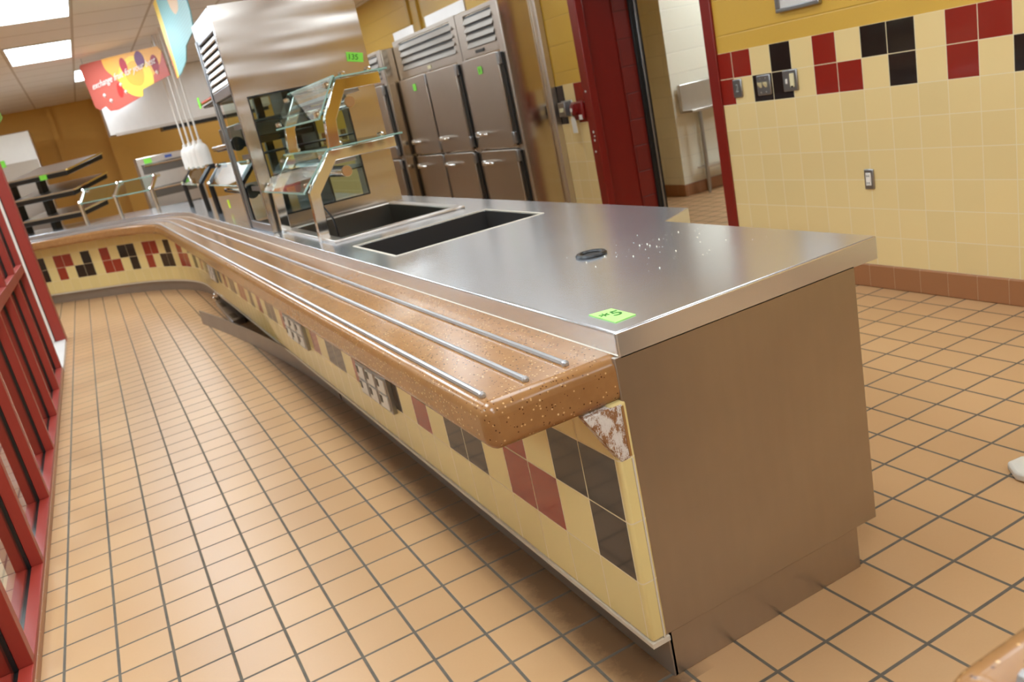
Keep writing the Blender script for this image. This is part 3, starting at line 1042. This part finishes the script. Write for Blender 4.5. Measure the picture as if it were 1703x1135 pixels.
# ------------------------------------------------------------------ reach-in refrigerators along the right wall
def fridge(label, X, Y0, Y1, doors, ztop, louvre, handles, side=False, th=2.2):
    t = thing('reach_in_refrigerator', label, 'refrigerator', (X + 1, (Y0 + Y1) / 2, 0), 'steel reach-in refrigerators against the wall')
    box(X + 0.1, XW - 0.01, Y0, Y1, 0.9, ztop).build('cabinet', 'steel_side', t, bevel=0.02)
    m = MB()
    for (x, y) in ((X + 0.4, Y0 + 0.3), (X + 0.4, Y1 - 0.3), (XW - 0.4, Y0 + 0.3), (XW - 0.4, Y1 - 0.3)):
        m.lathe((x, y, 0), [(0.14, 0), (0.1, 0.9)], 12)
    m.build('foot', 'chrome', t)
    m = MB()
    m.box(X, X + 0.1, Y0, doors[0][0], 0.9, ztop)
    m.box(X, X + 0.1, doors[-1][1], Y1, 0.9, ztop)
    m.box(X, X + 0.1, doors[0][0], doors[-1][1], 10.9, louvre[2] - 0.03)
    m.box(X, X + 0.1, doors[0][0], doors[-1][1], louvre[3] + 0.05, ztop)
    if louvre[0] > doors[0][0]:
        m.box(X, X + 0.1, doors[0][0], louvre[0], louvre[2] - 0.03, louvre[3] + 0.05)
    if louvre[1] < doors[-1][1]:
        m.box(X, X + 0.1, louvre[1], doors[-1][1], louvre[2] - 0.03, louvre[3] + 0.05)
    for i in range(len(doors) - 1):
        m.box(X, X + 0.1, doors[i][1], doors[i + 1][0], 0.9, 10.9)
    m.build('face_frame', 'steel_door', t, bevel=0.01)
    n = 4
    hh = (louvre[3] - louvre[2]) / n
    lv = MB()
    for i in range(n):
        z = louvre[2] + hh * i
        lv.prism([(X - 0.09, louvre[0], z), (X + 0.05, louvre[0], z + hh * 0.72), (X + 0.08, louvre[0], z + hh * 0.68), (X - 0.05, louvre[0], z - 0.02)], (0, louvre[1] - louvre[0], 0))
    lv.build('vent_louvre', 'toe_steel', t)
    box(X + 0.06, X + 0.1, louvre[0], louvre[1], louvre[2], louvre[3]).build('louvre_backing', 'black_metal', t)
    for di, (d0, d1) in enumerate(doors):
        for (z0, z1, hz) in ((6.05, 10.82, 6.88), (1.1, 5.93, 5.3)):
            d = box(X - 0.24, X - 0.03, d0 + 0.05, d1 - 0.03, z0, z1).build('door', 'steel_door', t, bevel=0.045, seg=3)
            box(X - 0.03, X + 0.0, d0 + 0.03, d1 - 0.01, z0 + 0.02, z1 - 0.02).build('door_gasket', 'black_rubber', d)
            box(X - 0.1, X + 0.0, d0 - 0.28, d0 + 0.04, z0 + 0.1, z1 - 0.1).build('hinge_side_gasket', 'black_rubber', d)
            h0, h1 = handles[di]
            m = MB()
            m.box(X - 0.42, X - 0.24, h1 - 0.55, h1, hz - 0.16, hz + 0.12)
            m.tube([(X - 0.4, h1 - 0.2, hz), (X - 0.48, h1 - 0.5, hz), (X - 0.5, h0, hz - 0.02)], [0.1, 0.09, 0.07], 10)
            m.build('handle', 'chrome', d, bevel=0.02)
            for zc in (z0 + 0.45, z1 - 0.35):
                box(X - 0.27, X + 0.0, d0 - 0.2, d0 + 0.08, zc - 0.3, zc + 0.3).build('hinge', 'aluminium', d, bevel=0.03)
    return t
f1 = fridge('single-column steel refrigerator beside the yellow wall strip, right end of the refrigerator row', 10.55, 29.35, 34.4, [(29.9, 34.15)], 13.2, (30.05, 33.4, 11.35, 12.95), [(32.25, 34.0)])
box(10.5, 10.54, 31.6, 32.6, 11.02, 11.18).build('name_plate', 'black_metal', f1)
f2 = fridge('wide two-column steel refrigerator, middle of the refrigerator row', 10.55, 34.5, 44.55, [(35.25, 39.6), (39.85, 44.25)], 13.25, (35.0, 43.5, 11.35, 13.0), [(37.5, 39.4), (42.2, 44.1)])
box(10.5, 10.54, 39.0, 39.5, 11.0, 11.2).build('name_plate', 'ivory', f2)
f3 = fridge('steel refrigerator at the left end of the row, mostly hidden by the tall display refrigerator', 9.6, 44.7, 50.2, [(45.2, 50.0)], 12.95, (45.4, 49.9, 11.2, 12.7), [(48.0, 49.7)])
m = MB().box(10.52, 10.6, 29.2, 29.34, 0.1, 13.6).box(12.35, XW - 0.1, 29.2, 29.34, 0.1, 14.6).box(12.5, XW - 0.02, 29.05, 29.2, 0.1, 14.6)
m.build('corner_trim', 'steel', f1, bevel=0.01)
m = MB().box(10.7, 10.8, 33.2, 38.8, 13.26, 13.85).box(10.7, 10.8, 40.8, 44.4, 13.26, 13.75)
m.build('top_filler_panel', 'white_steel', f2)
tag_v([(10.29, 31.85, 10.33), (10.29, 32.32, 10.33), (10.29, 32.32, 9.93), (10.29, 31.85, 9.93)], (-0.012, 0, 0), 'green paper tag on the upper door of the right-end refrigerator', "5", (10.27, 32.1, 10.14), (math.radians(90), 0, math.radians(-90)), 0.25)
tag_v([(10.29, 41.5, 10.4), (10.29, 42.0, 10.4), (10.29, 42.0, 9.98), (10.29, 41.5, 9.98)], (-0.012, 0, 0), 'green paper tag on the left upper door of the wide two-column refrigerator')
# wall conduit and bracket above the refrigerators
m = MB().box(12.7, 12.86, 44.4, 44.7, 13.6, ZC).box(12.7, 12.86, 46.0, 46.3, 13.6, ZC)
tag(m.build('wall_conduit', 'block_yellow', loc=(12.7, 45, 13.6)), 'pair of painted conduits rising on the yellow wall above the refrigerators', 'conduit')

# ------------------------------------------------------------------ switches, outlets, alarm, notice frame on the walls
def plate(label, y0, y1, z0, z1, cat, X=XW):
    t = thing('wall_plate', label, cat, (X, (y0 + y1) / 2, (z0 + z1) / 2))
    box(X - 0.07, X, y0, y1, z0, z1).build('cover_plate', 'aluminium', t, bevel=0.035, seg=2)
    return t
t = plate('narrow steel wall plate engraved with a 2, nearest the red door jamb', 15.6, 16.06, 6.85, 7.53, 'wall plate')
text('2', 'numeral', 'ink_grey', 0.42, (XW - 0.075, 15.83, 7.19), (math.radians(90), 0, math.radians(-90)), t)
t = plate('steel double light switch plate on black tile, left of the long outlet plate', 14.12, 14.8, 6.82, 7.54, 'light switch')
for y in (14.34, 14.6):
    MB().prism([(XW - 0.07, y - 0.05, 7.1), (XW - 0.07, y - 0.05, 7.28), (XW - 0.19, y - 0.05, 7.3), (XW - 0.17, y - 0.05, 7.22)], (0, 0.1, 0)).build('toggle', 'ivory', t)
for y, z in ((14.34, 6.93), (14.6, 6.93), (14.34, 7.42), (14.6, 7.42)):
    MB().lathe((XW - 0.07, y, z), [(0.03, -0.01), (0.03, 0.01)], 8, 'x').build('screw', 'chrome', t)
t = plate('steel combination plate with a cream rocker on its right, right of the double switch', 12.85, 13.52, 6.85, 7.58, 'light switch')
box(XW - 0.1, XW - 0.06, 12.98, 13.17, 6.98, 7.45).build('rocker', 'ivory', t, bevel=0.015)
box(XW - 0.085, XW - 0.06, 13.3, 13.38, 7.12, 7.28).build('pilot_light', 'white_plastic', t)
box(XW - 0.105, XW - 0.07, 13.03, 13.13, 6.98, 7.03).build('rocker_gap', 'black_rubber', t)
t = plate('steel outlet plate with white receptacle low on the cream tile wall', 10.03, 10.4, 3.4, 4.07, 'outlet')
r = box(XW - 0.1, XW - 0.06, 10.12, 10.31, 3.53, 3.95).build('receptacle', 'white_plastic', t, bevel=0.012)
m = MB()
for z in (3.62, 3.85):
    for y in (10.18, 10.25):
        m.box(XW - 0.106, XW - 0.1, y - 0.01, y + 0.012, z - 0.03, z + 0.03)
m.build('slots', 'black_rubber', r)
t = plate('steel outlet and switch plate beside the red fire alarm at the left of the doorway', 27.68, 28.72, 6.98, 7.78, 'wall plate')
box(XW - 0.3, XW - 0.06, 28.05, 28.7, 7.02, 7.72).build('raised_box', 'aluminium', t, bevel=0.03)
box(XW - 0.33, XW - 0.29, 28.2, 28.55, 7.25, 7.45).build('receptacle', 'ivory', t)
al = thing('fire_alarm_pull', 'dark red fire alarm fitting on the wall left of the red doorway', 'fire alarm', (XW - 0.1, 27.1, 7.2))
box(XW - 0.22, XW, 26.6, 27.6, 6.75, 7.65).build('housing', 'red_plastic', al, bevel=0.08, seg=3)
MB().lathe((XW - 0.22, 27.25, 7.3), [(0.3, 0.0), (0.28, -0.14), (0.12, -0.2)], 20, 'x').build('bell_dome', 'red_plastic', al)
MB().lathe((XW - 0.43, 27.25, 7.3), [(0.1, 0.0), (0.1, -0.02)], 14, 'x').build('key_disc', 'white_plastic', al)
box(XW - 0.24, XW - 0.21, 26.68, 26.95, 6.78, 7.0).build('label_plate', 'white_plastic', al)
m = MB().prism([(XW - 0.42, 27.0, 6.18), (XW - 0.42, 27.42, 6.18), (XW - 0.42, 27.44, 6.85), (XW - 0.42, 27.34, 6.98), (XW - 0.42, 27.16, 6.98), (XW - 0.42, 27.06, 6.85)], (0.015, 0, 0))
ct = m.build('card_tag', 'paper_white', loc=(XW - 0.42, 27.2, 6.9), smooth=False)
tag(ct, 'white card tag with clipped corners hanging from the red fire alarm', 'tag')
MB().tube([(XW - 0.43, 27.25, 7.3), (XW - 0.44, 27.26, 7.1), (XW - 0.42, 27.25, 6.92)], 0.012, 6).build('string', 'ivory', ct)
nf = thing('notice_frame', 'grey metal framed notice mounted high on the yellow block wall', 'frame', (XW - 0.1, 12.5, 9.5))
m = MB()
for (y0, y1, z0, z1) in ((11.55, 13.45, 9.48, 9.62), (11.55, 13.45, 11.6, 11.75), (11.55, 11.72, 9.62, 11.6), (13.28, 13.45, 9.62, 11.6)):
    m.box(XW - 0.14, XW + 0.03, y0, y1, z0, z1)
m.build('frame_rim', 'aluminium', nf, bevel=0.03)
box(XW - 0.06, XW + 0.03, 11.7, 13.3, 9.6, 11.62).build('backing_panel', 'white_paint', nf)

# ------------------------------------------------------------------ steel sink table in the room beyond the doorway
st = thing('work_table', 'stainless steel wash table with high backsplash seen through the red doorway', 'table', (27.5, 33.4, 0))
box(24.5, 31.0, 33.95, 34.25, 5.3, 6.95).build('backsplash', 'steel', st, bevel=0.04)
m = MB().box(24.5, 31.0, 33.0, 34.2, 5.2, 5.36)
m.build('table_top', 'steel', st, bevel=0.02)
for (x, y) in ((25.25, 33.3), (25.95, 34.1), (30.5, 33.3), (30.5, 34.1)):
    MB().tube([(x, y, 5.25), (x, y, 0.3), (x, y, 0.0)], [0.11, 0.11, 0.08], 12).build('leg', 'aluminium', st)
m = MB().box(25.2, 30.6, 33.25, 34.15, 1.58, 1.68)
m.build('undershelf', 'steel', st)

# ------------------------------------------------------------------ second counter, near right corner
c2 = thing('serving_counter', 'near brown solid-surface counter corner cut off at the bottom right of the photo', 'counter', (-4, -12, 0))
s2 = box(-6.35, -3.9, -24, -6.4, 4.62, 5.29).build('tray_slide', 'solid', c2, bevel=0.19, seg=5)
for x in (-4.82, -5.46, -6.08):
    MB().tube([(x, -6.75, 5.33), (x, -24, 5.33)], 0.055, 8).build('slide_rail', 'rail_steel', s2)
box(-4.2, 0.85, -24, -6.4, 5.25, H).build('countertop', 'steel_top', c2, bevel=0.035)
box(-4.28, 0.3, -6.5, -6.42, 0.8, 5.28).build('end_panel', 'steel_end', c2)
MB().box(-4.5, -4.2, -24, -6.45, 0.8, 4.62).uvbox(lambda c, f: (c.y, c.z - 0.82)).build('tiled_front', 'countertile', c2)
box(-4.2, -0.14, -24, -6.5, 0, 0.8).build('toe_kick', 'steel', c2)
box(0.2, 0.3, -24, -6.45, 0.8, 5.25).build('kitchen_side_panel', 'steel', c2)

# scrap of paper on the kitchen floor
m = MB().prism([(3.95, -0.65, 0.005), (4.55, -0.45, 0.005), (4.6, 0.1, 0.005), (4.2, 0.15, 0.005), (3.9, -0.2, 0.005)], (0, 0, 0.18))
tag(m.build('crumpled_paper', 'paper_white', bevel=0.05, loc=(4.2, -0.2, 0)), 'crumpled white scrap on the floor at the right edge', 'paper')

# ------------------------------------------------------------------ red-framed storefront on the left
w1 = struct(bpy.data.objects.new('window_1', None))
COL.objects.link(w1)
w1.location = Vector((-13.8, 20, 0)) * U
XG = -13.42
box(XG - 0.85, XG, -14, 38.14, 0, 0.2).uvbox(lambda c, f: (c.y, c.z + 1)).build('tiled_curb', 'base_tile', w1, bevel=0.03)
m = MB().box(XG - 0.3, XG - 0.03, -14, 38.14, 0.2, 0.32).box(XG - 0.82, XG - 0.42, -14, 38.14, 0.2, 0.32)
m.build('sill', 'red_frame', w1, bevel=0.015)
box(XG - 0.42, XG - 0.3, -14, 38.14, 0.2, 0.3).build('sill_gasket', 'black_metal', w1)
ym = [-11.4, -6.5, -1.6, 3.3, 8.2, 13.1, 18.0, 23.1, 28.0, 32.8, 37.8]
for y in ym:
    mu = MB().box(XG - 0.3, XG - 0.03, y, y + 0.34, 0.32, ZC).box(XG - 0.82, XG - 0.42, y, y + 0.34, 0.32, ZC).build('mullion', 'red_frame', w1, bevel=0.015)
    box(XG - 0.42, XG - 0.3, y - 0.03, y + 0.37, 0.32, ZC).build('mullion_gasket', 'black_rubber', mu)
for a, b in zip(ym[:-1], ym[1:]):
    tr = MB().box(XG - 0.3, XG - 0.03, a + 0.34, b, 5.35, 5.75).box(XG - 0.82, XG - 0.42, a + 0.34, b, 5.35, 5.75).build('transom', 'red_frame', w1, bevel=0.015)
    for z0, z1 in ((0.32, 5.35), (5.75, ZC)):
        box(XG - 0.38, XG - 0.34, a + 0.34, b, z0, z1).build('glass_pane', 'glass', w1)
# end post and white perforated standard
box(XG - 0.54, XG + 0.02, 47.0, 48.4, 0.0, ZC).build('end_post', 'red_frame', w1, bevel=0.02)
box(XG - 1.0, XG, 38.2, 47.0, 0.0, 0.2).build('white_threshold', 'white_paint', w1)
ws = box(XG - 1.05, XG - 0.58, 47.0, 47.6, 0.0, ZC).build('white_slotted_guide', 'white_plastic', w1)
m = MB()
for i in range(36):
    m.box(XG - 1.03, XG - 0.93, 46.98, 47.0, 0.5 + i * 0.45, 0.64 + i * 0.45)
o = m.build('slots', 'ink_grey', ws)
o['kind'] = 'stuff'
box(XG - 0.58, XG - 0.54, 46.98, 47.4, 0.0, ZC).build('post_gasket', 'black_rubber', w1)

# ------------------------------------------------------------------ fallen cover box under the counter
jb = thing('junction_box', 'grey metal cover box lying under the curved counter behind the loose kick panel', 'box', (-4.7, 40, 0))
m = MB().prism([(-5.0, 36.5, 0.0), (-4.3, 36.6, 0.0), (-4.3, 44.5, 0.0), (-4.75, 44.5, 0.0)], (0, 0, 0.32))
m.build('cover', 'aluminium', jb, bevel=0.03)
m = MB().box(-4.85, -4.55, 37.2, 38.6, 0.32, 0.335).box(-4.75, -4.5, 41.5, 43.2, 0.32, 0.335)
m.build('knockout', 'black_metal', jb)
m = MB()
for (x, y, z, r) in ((-4.6, 45.3, 0.25, 0.13), (-4.45, 45.9, 0.45, 0.15), (-4.7, 44.9, 0.42, 0.1), (-4.4, 45.2, 0.6, 0.1)):
    m.lathe((x, y, z), [(r * 0.4, -r), (r, -r * 0.4), (r, r * 0.4), (r * 0.4, r)], 12)
m.tube([(-4.6, 45.3, 0.1), (-4.45, 45.9, 0.3), (-4.4, 45.2, 0.6), (-4.2, 46.2, 0.7)], 0.06, 8)
m.build('valve', 'chrome', jb)

# ------------------------------------------------------------------ heat lamps hanging over the far counter
lamp0 = None
for i, (x, y, zt, lab) in enumerate(((-2.4, 56.2, 9.6, 'leftmost of the white bullet heat lamps'), (-2.4, 53.2, 9.62, 'second of the white bullet heat lamps from the left'),
                           (-2.4, 50.4, 9.62, 'third of the white bullet heat lamps from the left'), (-2.4, 47.8, 9.6, 'rightmost of the white bullet heat lamps'))):
    t = thing('heat_lamp', lab + ', on a long white cord', 'lamp', (x, y, zt), 'white heat lamps over the counter')
    MB().lathe((x, y, zt), [(0.1, 0.12), (0.2, 0.05), (0.34, -0.08), (0.41, -0.28), (0.43, -0.5), (0.43, -1.4), (0.39, -1.42), (0.36, -0.6)], 22).build('shade', 'white_plastic', t)
    MB().tube([(x, y, zt + 0.1), (x, y, ZC - 0.02)], 0.06, 8).build('cord', 'white_plastic', t)
    MB().lathe((x, y, zt), [(0.13, 0.3), (0.16, 0.1), (0.2, 0.0)], 12).build('socket_cap', 'white_plastic', t)

# ------------------------------------------------------------------ hanging banners
def banner(name, label, outline, org, ud, mat, th=0.05, txt=None):
    """outline in (u, z); u runs along direction ud from org"""
    m = MB()
    ud = Vector((ud[0], ud[1], 0)).normalized()
    nn = Vector((ud.y, -ud.x, 0)) * th
    pts = [(org[0] + ud.x * u, org[1] + ud.y * u, z) for u, z in outline]
    m.prism(pts, nn)
    zz = [z for _, z in outline]
    uu = [u for u, _ in outline]
    def f(c, fc):
        u = (c.x - org[0]) * ud.x + (c.y - org[1]) * ud.y
        return ((u - min(uu)) / (max(uu) - min(uu)) * 2.0, (c.z - min(zz)) / (max(zz) - min(zz)))
    m.uvbox(f)
    o = m.build(name, mat, loc=(org[0], org[1], ZC - 0.5), smooth=False)
    tag(o, label, 'banner')
    for u in (outline[0][0] + 0.4, max(uu) - 0.6):
        MB().tube([(org[0] + ud.x * u, org[1] + ud.y * u, max(zz) - 0.8), (org[0] + ud.x * u, org[1] + ud.y * u, ZC - 0.01)], 0.02, 5).build('hanging_wire', 'aluminium', o)
    return o, ud
mb1 = mat_banner('fruit_print_red', (186, 92, 80), 0, 0,
                 [(1.3, 0.95, 0.82, (240, 178, 84), 1, 1.2), (1.25, 0.5, 0.5, (250, 216, 84), 1, 1.0), (1.25, 0.56, 0.34, (244, 176, 66), 1, 1.0),
                  (1.05, 0.75, 0.27, (176, 40, 60), 1.8, 1), (1.45, 0.78, 0.30, (104, 44, 96), 1.6, 1), (1.75, 0.62, 0.28, (150, 34, 52), 1.8, 0.9),
                  (0.78, 0.33, 0.25, (208, 48, 44), 1.8, 0.9)], 0.3)
L1 = math.hypot(4.9, 7.0)
b1, ud = banner('hanging_banner', 'red and orange banner printed with fruit and a white script line, hanging from the ceiling',
            [(0, 16.55), (0.2, 16.7), (4.6, 16.55), (L1 - 0.3, 16.35), (L1, 16.0), (L1 + 0.1, 14.4), (L1 * 0.66, 14.0), (L1 * 0.64, 13.6),
             (L1 * 0.3, 13.15), (L1 * 0.2, 13.2), (L1 * 0.16, 13.6), (L1 * 0.08, 13.45), (L1 * 0.03, 13.7)], (-7.2, 60.0), (4.9, -7.0), mb1)
ang = math.atan2(-7.0, 4.9)
text('exchange fruit for your best', 'script_line', 'white_ink', 0.62, (-7.2 + ud.x * 4.2 + ud.y * 0.12, 60 + ud.y * 4.2 - ud.x * 0.12, 15.3), (math.radians(90), math.radians(-4), ang), b1, shear=0.5, extrude=0.01)
m = MB()
for (u, z, r) in ((1.7, 14.3, 0.13), (2.2, 13.85, 0.13), (4.0, 14.15, 0.12), (3.7, 14.7, 0.13), (7.6, 14.8, 0.13)):
    c = (-7.2 + ud.x * u, 60 + ud.y * u, z)
    m.lathe((c[0] + ud.y * 0.08, c[1] - ud.x * 0.08, z), [(r * 0.3, -r), (r, 0), (r * 0.3, r)], 10)
m.build('printed_dot', 'white_ink', b1)
mb2 = mat_banner('fruit_print_blue', (128, 186, 190), 0, 0,
                 [(1.35, 0.95, 0.5, (236, 200, 160), 1, 1), (1.6, 0.95, 0.35, (222, 140, 130), 1, 1), (0.05, 0.55, 0.55, (250, 216, 90), 1.6, 0.55), (0.0, 0.2, 0.4, (236, 130, 60), 1.8, 1.0)], 1.3)
banner('hanging_banner', 'pale blue and yellow fruit banner hanging beside the tall display refrigerator',
       [(0, 16.75), (10.3, 16.75), (10.4, 14.6), (9.9, 13.95), (6.6, 13.75), (5.2, 13.25), (2.5, 13.0), (0.3, 12.95)], (-3.6, 39.4), (0, -1), mb2)
mb3 = mat_banner('fruit_print_green', (132, 170, 50), 0, 0, [(1.6, 0.25, 0.5, (160, 40, 50), 1.4, 1), (1.5, 0.8, 0.3, (60, 90, 40), 1, 1)], 2.1)
banner('hanging_banner', 'green banner with a dark red fruit, cut off at the left edge of the photo',
       [(0, 16.0), (4.6, 15.6), (5.0, 14.4), (5.1, 13.4), (4.6, 12.85), (3.0, 12.7), (0, 12.7)], (-17.6, 49.5), (1, 0.03), mb3)

# ------------------------------------------------------------------ exhaust hood far behind
hd = thing('exhaust_hood', 'large bright steel exhaust hood hanging at the back behind the banners', 'hood', (1, 79, 12))
m = MB().prism([(-6.1, 75, 12.15), (8.5, 75, 12.15), (8.5, 75, ZC), (-6.1, 75, ZC)], (0, 3.0, 0))
m.build('canopy', 'white_steel', hd, bevel=0.06)
box(-5.6, 8.3, 74.92, 75.0, 12.05, 12.3).build('lower_rim', 'steel', hd)
box(-1.6, 8.3, 75.3, 77.8, 11.75, 12.15).build('filter_bank', 'black_metal', hd)

# tall steel cabinet far left with tag
tc = thing('holding_cabinet', 'tall pale steel cabinet standing far left behind the black shelves', 'cabinet', (-14.5, 88, 0))
box(-18.2, -12.53, 86, 91, 0.5, 14.6).build('body', 'white_steel', tc, bevel=0.05)
for x in (-18.0, -12.8):
    for y in (86.3, 90.7):
        box(x, x + 0.25, y - 0.15, y + 0.15, 0, 0.5).build('foot', 'steel', tc)
box(-18.1, -12.63, 85.9, 86.0, 0.7, 11.85).build('door', 'steel_door', tc, bevel=0.03)
tag_v([(-16.1, 85.88, 12.3), (-15.4, 85.88, 12.3), (-15.4, 85.88, 11.65), (-16.1, 85.88, 11.65)], (0, -0.015, 0), 'green paper tag on the tall pale steel cabinet, far left')

# ------------------------------------------------------------------ black three-tier heated shelf unit on the far leg
ld = Vector((-math.sin(math.radians(42)), math.cos(math.radians(42)), 0))     # along the leg, away to the left
nd = Vector((math.cos(math.radians(42)), math.sin(math.radians(42)), 0))      # into the kitchen
E0 = Vector((PATH[-3][0][0], PATH[-3][0][1], 0))                             # a point on the far steel edge
def legpt(a, b, z):
    """a along the leg from E0, b towards the kitchen"""
    p = E0 + ld * a + nd * b
    return (p.x, p.y, z)
def a_of_x(x, b=0.0):
    return (x - E0.x - nd.x * b) / ld.x
hs = thing('heated_shelf', 'black three-tier heated merchandiser with slanted shelves on the far end of the counter', 'display shelf', legpt(a_of_x(-12.3), 3.3, H))
aL, aR = a_of_x(-15.3, 2.2), a_of_x(-10.4, 2.2)
for i, (z, dep) in enumerate(((6.6, 3.0), (8.35, 3.8), (9.95, 4.0))):
    rise = 0.75 if i else 0.45
    b0, b1_ = 2.2, 2.2 + dep
    m = MB()
    m.prism([legpt(aL, b0, z), legpt(aR, b0, z), legpt(aR, b1_, z + rise), legpt(aL, b1_, z + rise)], (0, 0, -0.36))
    sh = m.build('shelf', 'black_metal', hs, bevel=0.05)
    m = MB()
    m.prism([legpt(aL - 0.1, b0 + 0.15, z + 0.03), legpt(aR + 0.12, b0 + 0.15, z + 0.03), legpt(aR + 0.12, b1_ - 0.1, z + rise + 0.03), legpt(aL - 0.1, b1_ - 0.1, z + rise + 0.03)], (0, 0, 0.05))
    m.build('shelf_surface', 'white_steel', sh)
    m = MB()
    m.prism([legpt(aR, b0 + 0.1, z + 0.02), legpt(aR - 0.14, b0 + 0.1, z + 0.02), legpt(aR - 0.14, b1_, z + rise + 0.02), legpt(aR, b1_, z + rise + 0.02)], (0, 0, 0.14))
    m.prism([legpt(aL, b0, z + 0.02), legpt(aR, b0, z + 0.02), legpt(aR, b0 + 0.14, z + 0.03), legpt(aL, b0 + 0.14, z + 0.03)], (0, 0, 0.12))
    m.build('shelf_rim', 'chrome', sh)
for x in (-14.9, -12.6):
    a = a_of_x(x, 3.4)
    m = MB().prism([legpt(a - 0.25, 3.2, H), legpt(a + 0.25, 3.2, H), legpt(a + 0.25, 3.8, H), legpt(a - 0.25, 3.8, H)], (0, 0, 4.25))
    m.build('upright', 'black_metal', hs)
a = a_of_x(-12.25, 2.1)
tag_v([legpt(a + 0.3, 2.14, 10.0), legpt(a - 0.5, 2.14, 10.0), legpt(a - 0.5, 2.14, 9.62), legpt(a + 0.3, 2.14, 9.62)], tuple(nd * -0.015), 'green paper tag on the front edge of the top black shelf')

# low sneeze guards along the far leg
def low_guard(label, P0, P1, nrm, posts, hgt=2.5, blk=False):
    t = thing('sneeze_guard', label, 'sneeze guard', (*((Vector(P0) + Vector(P1)) / 2).xy, H), 'low glass sneeze guards on the far counter')
    P0, P1, nrm = Vector(P0), Vector(P1), Vector(nrm)
    for s_ in posts:
        p = P0.lerp(P1, s_)
        prof = [(0.0, 0.0), (-0.05, 1.72), (0.75, 2.55), (1.1, 2.55)]
        m = MB()
        for (a0, z0), (a1, z1) in zip(prof[:-1], prof[1:]):
            q0 = p + nrm * a0 + Vector((0, 0, H + z0))
            q1 = p + nrm * a1 + Vector((0, 0, H + z1))
            m.tube([q0, q1], 0.15, 8)
        m.build('post', 'black_metal' if blk else 'chrome', t)
        for a, z in ((-0.12, 1.75), (0.62, 2.6)):
            q = p + nrm * a
            MB().lathe((q.x, q.y, H + z), [(0.1, -0.12), (0.14, 0), (0.1, 0.12)], 10).build('bolt', 'chrome', t)
    up_ = Vector((0, 0, 1))
    a = P0 + nrm * -0.1 + up_ * (H + 1.65)
    b = P1 + nrm * -0.1 + up_ * (H + 1.65)
    c = P1 + nrm * 0.72 + up_ * (H + 2.62)
    d = P0 + nrm * 0.72 + up_ * (H + 2.62)
    g = MB().prism([tuple(v) for v in (a, b, c, d)], tuple(nrm * -0.05)).build('glass_pane', 'glass_green', t)
    MB().tube([a, b], 0.045, 6).tube([c, d], 0.045, 6).build('pane_edge', 'glass_edge', g)
    return t
def lp(x, b, z=0):
    return legpt(a_of_x(x, b), b, z)
low_guard('chrome-posted glass sneeze guard on the far angled leg, right of the black shelves', lp(-10.2, 1.4), lp(-5.2, 1.4), nd, (0.0, 0.5, 1.0))
low_guard('dark-posted glass sneeze guard beside the white heat lamps', (-3.4, 53.8, 0), (-3.4, 44.9, 0), (1, 0, 0), (0.0, 1.0), blk=True)
low_guard('glass sneeze guard right behind the tall display refrigerator', (-3.4, 40.5, 0), (-3.4, 30.5, 0), (1, 0, 0), (0.0, 1.0), blk=True)

# black heat strips / tiered warmer behind the cabinet
wm = thing('tiered_food_warmer', 'dark two-tier food warmer with chrome rails just left of the tall display refrigerator', 'food warmer', (-0.8, 34.5, H))
for z in (6.7, 8.9, 11.2):
    sh = box(-2.9, 0.6, 31.0, 38.4, z, z + 0.3).build('heat_shelf', 'black_metal', wm, bevel=0.05)
    MB().tube([(-3.0, 31.0, z + 0.2), (-3.0, 38.4, z + 0.2)], 0.13, 10).build('front_rail', 'chrome', sh)
    MB().lathe((-3.0, 30.9, z + 0.2), [(0.32, 0), (0.32, 0.3)], 16, 'y').build('rail_knob', 'black_rubber', sh)
box(0.62, 0.72, 30.9, 38.5, H, 11.6).build('back_panel', 'black_metal', wm)
for (x, y) in ((-0.2, 31.4), (-0.2, 38.0)):
    box(x - 0.2, x + 0.2, y - 0.2, y + 0.2, H, 11.3).build('upright', 'black_metal', wm)
box(-2.6, 0.2, 31.6, 37.8, 9.2, 10.0).build('heater_box', 'dark_steel', wm, bevel=0.05)
m = MB().box(-3.05, -3.0, 38.7, 39.1, 5.9, 6.35)
tag(m.build('paper_tag', 'yellow_tab', loc=(-3.0, 39, 6.1)), 'small yellow tab low on the counter equipment left of the tall refrigerator', 'paper tag', 'green numbered paper tags')
tag_v([(-3.14, 37.3, 11.75), (-3.14, 38.0, 11.75), (-3.14, 38.0, 11.2), (-3.14, 37.3, 11.2)], (-0.015, 0, 0), 'green paper tag stuck to the rail of the dark food warmer')

# steel warming drawers behind
dw = thing('warming_cabinet', 'low steel warming cabinet with slots standing behind the heat lamps', 'cabinet', (-3, 73, 0))
box(-4.9, 0.1, 72, 75.5, 0.6, 9.75).build('body', 'steel', dw, bevel=0.04)
for x in (-4.7, -0.4):
    for y in (72.3, 75.1):
        box(x, x + 0.3, y - 0.15, y + 0.15, 0, 0.6).build('foot', 'black_metal', dw)
for z in (8.3, 6.2, 4.4):
    d = box(-4.6, -0.6, 71.92, 72.0, z, z + 0.9).build('drawer_front', 'dark_steel', dw, bevel=0.03)
    MB().tube([(-4.4, 71.8, z + 0.7), (-0.8, 71.8, z + 0.7)], 0.09, 8).build('handle', 'chrome', d)
box(-2.5, -1.9, 71.95, 72.0, 9.35, 9.6).build('control_label', 'blue_label', dw)
tag_v([(-4.3, 71.9, 9.62), (-3.65, 71.9, 9.62), (-3.65, 71.9, 9.2), (-4.3, 71.9, 9.2)], (0, -0.015, 0), 'green paper tag on the low steel warming cabinet behind the heat lamps')
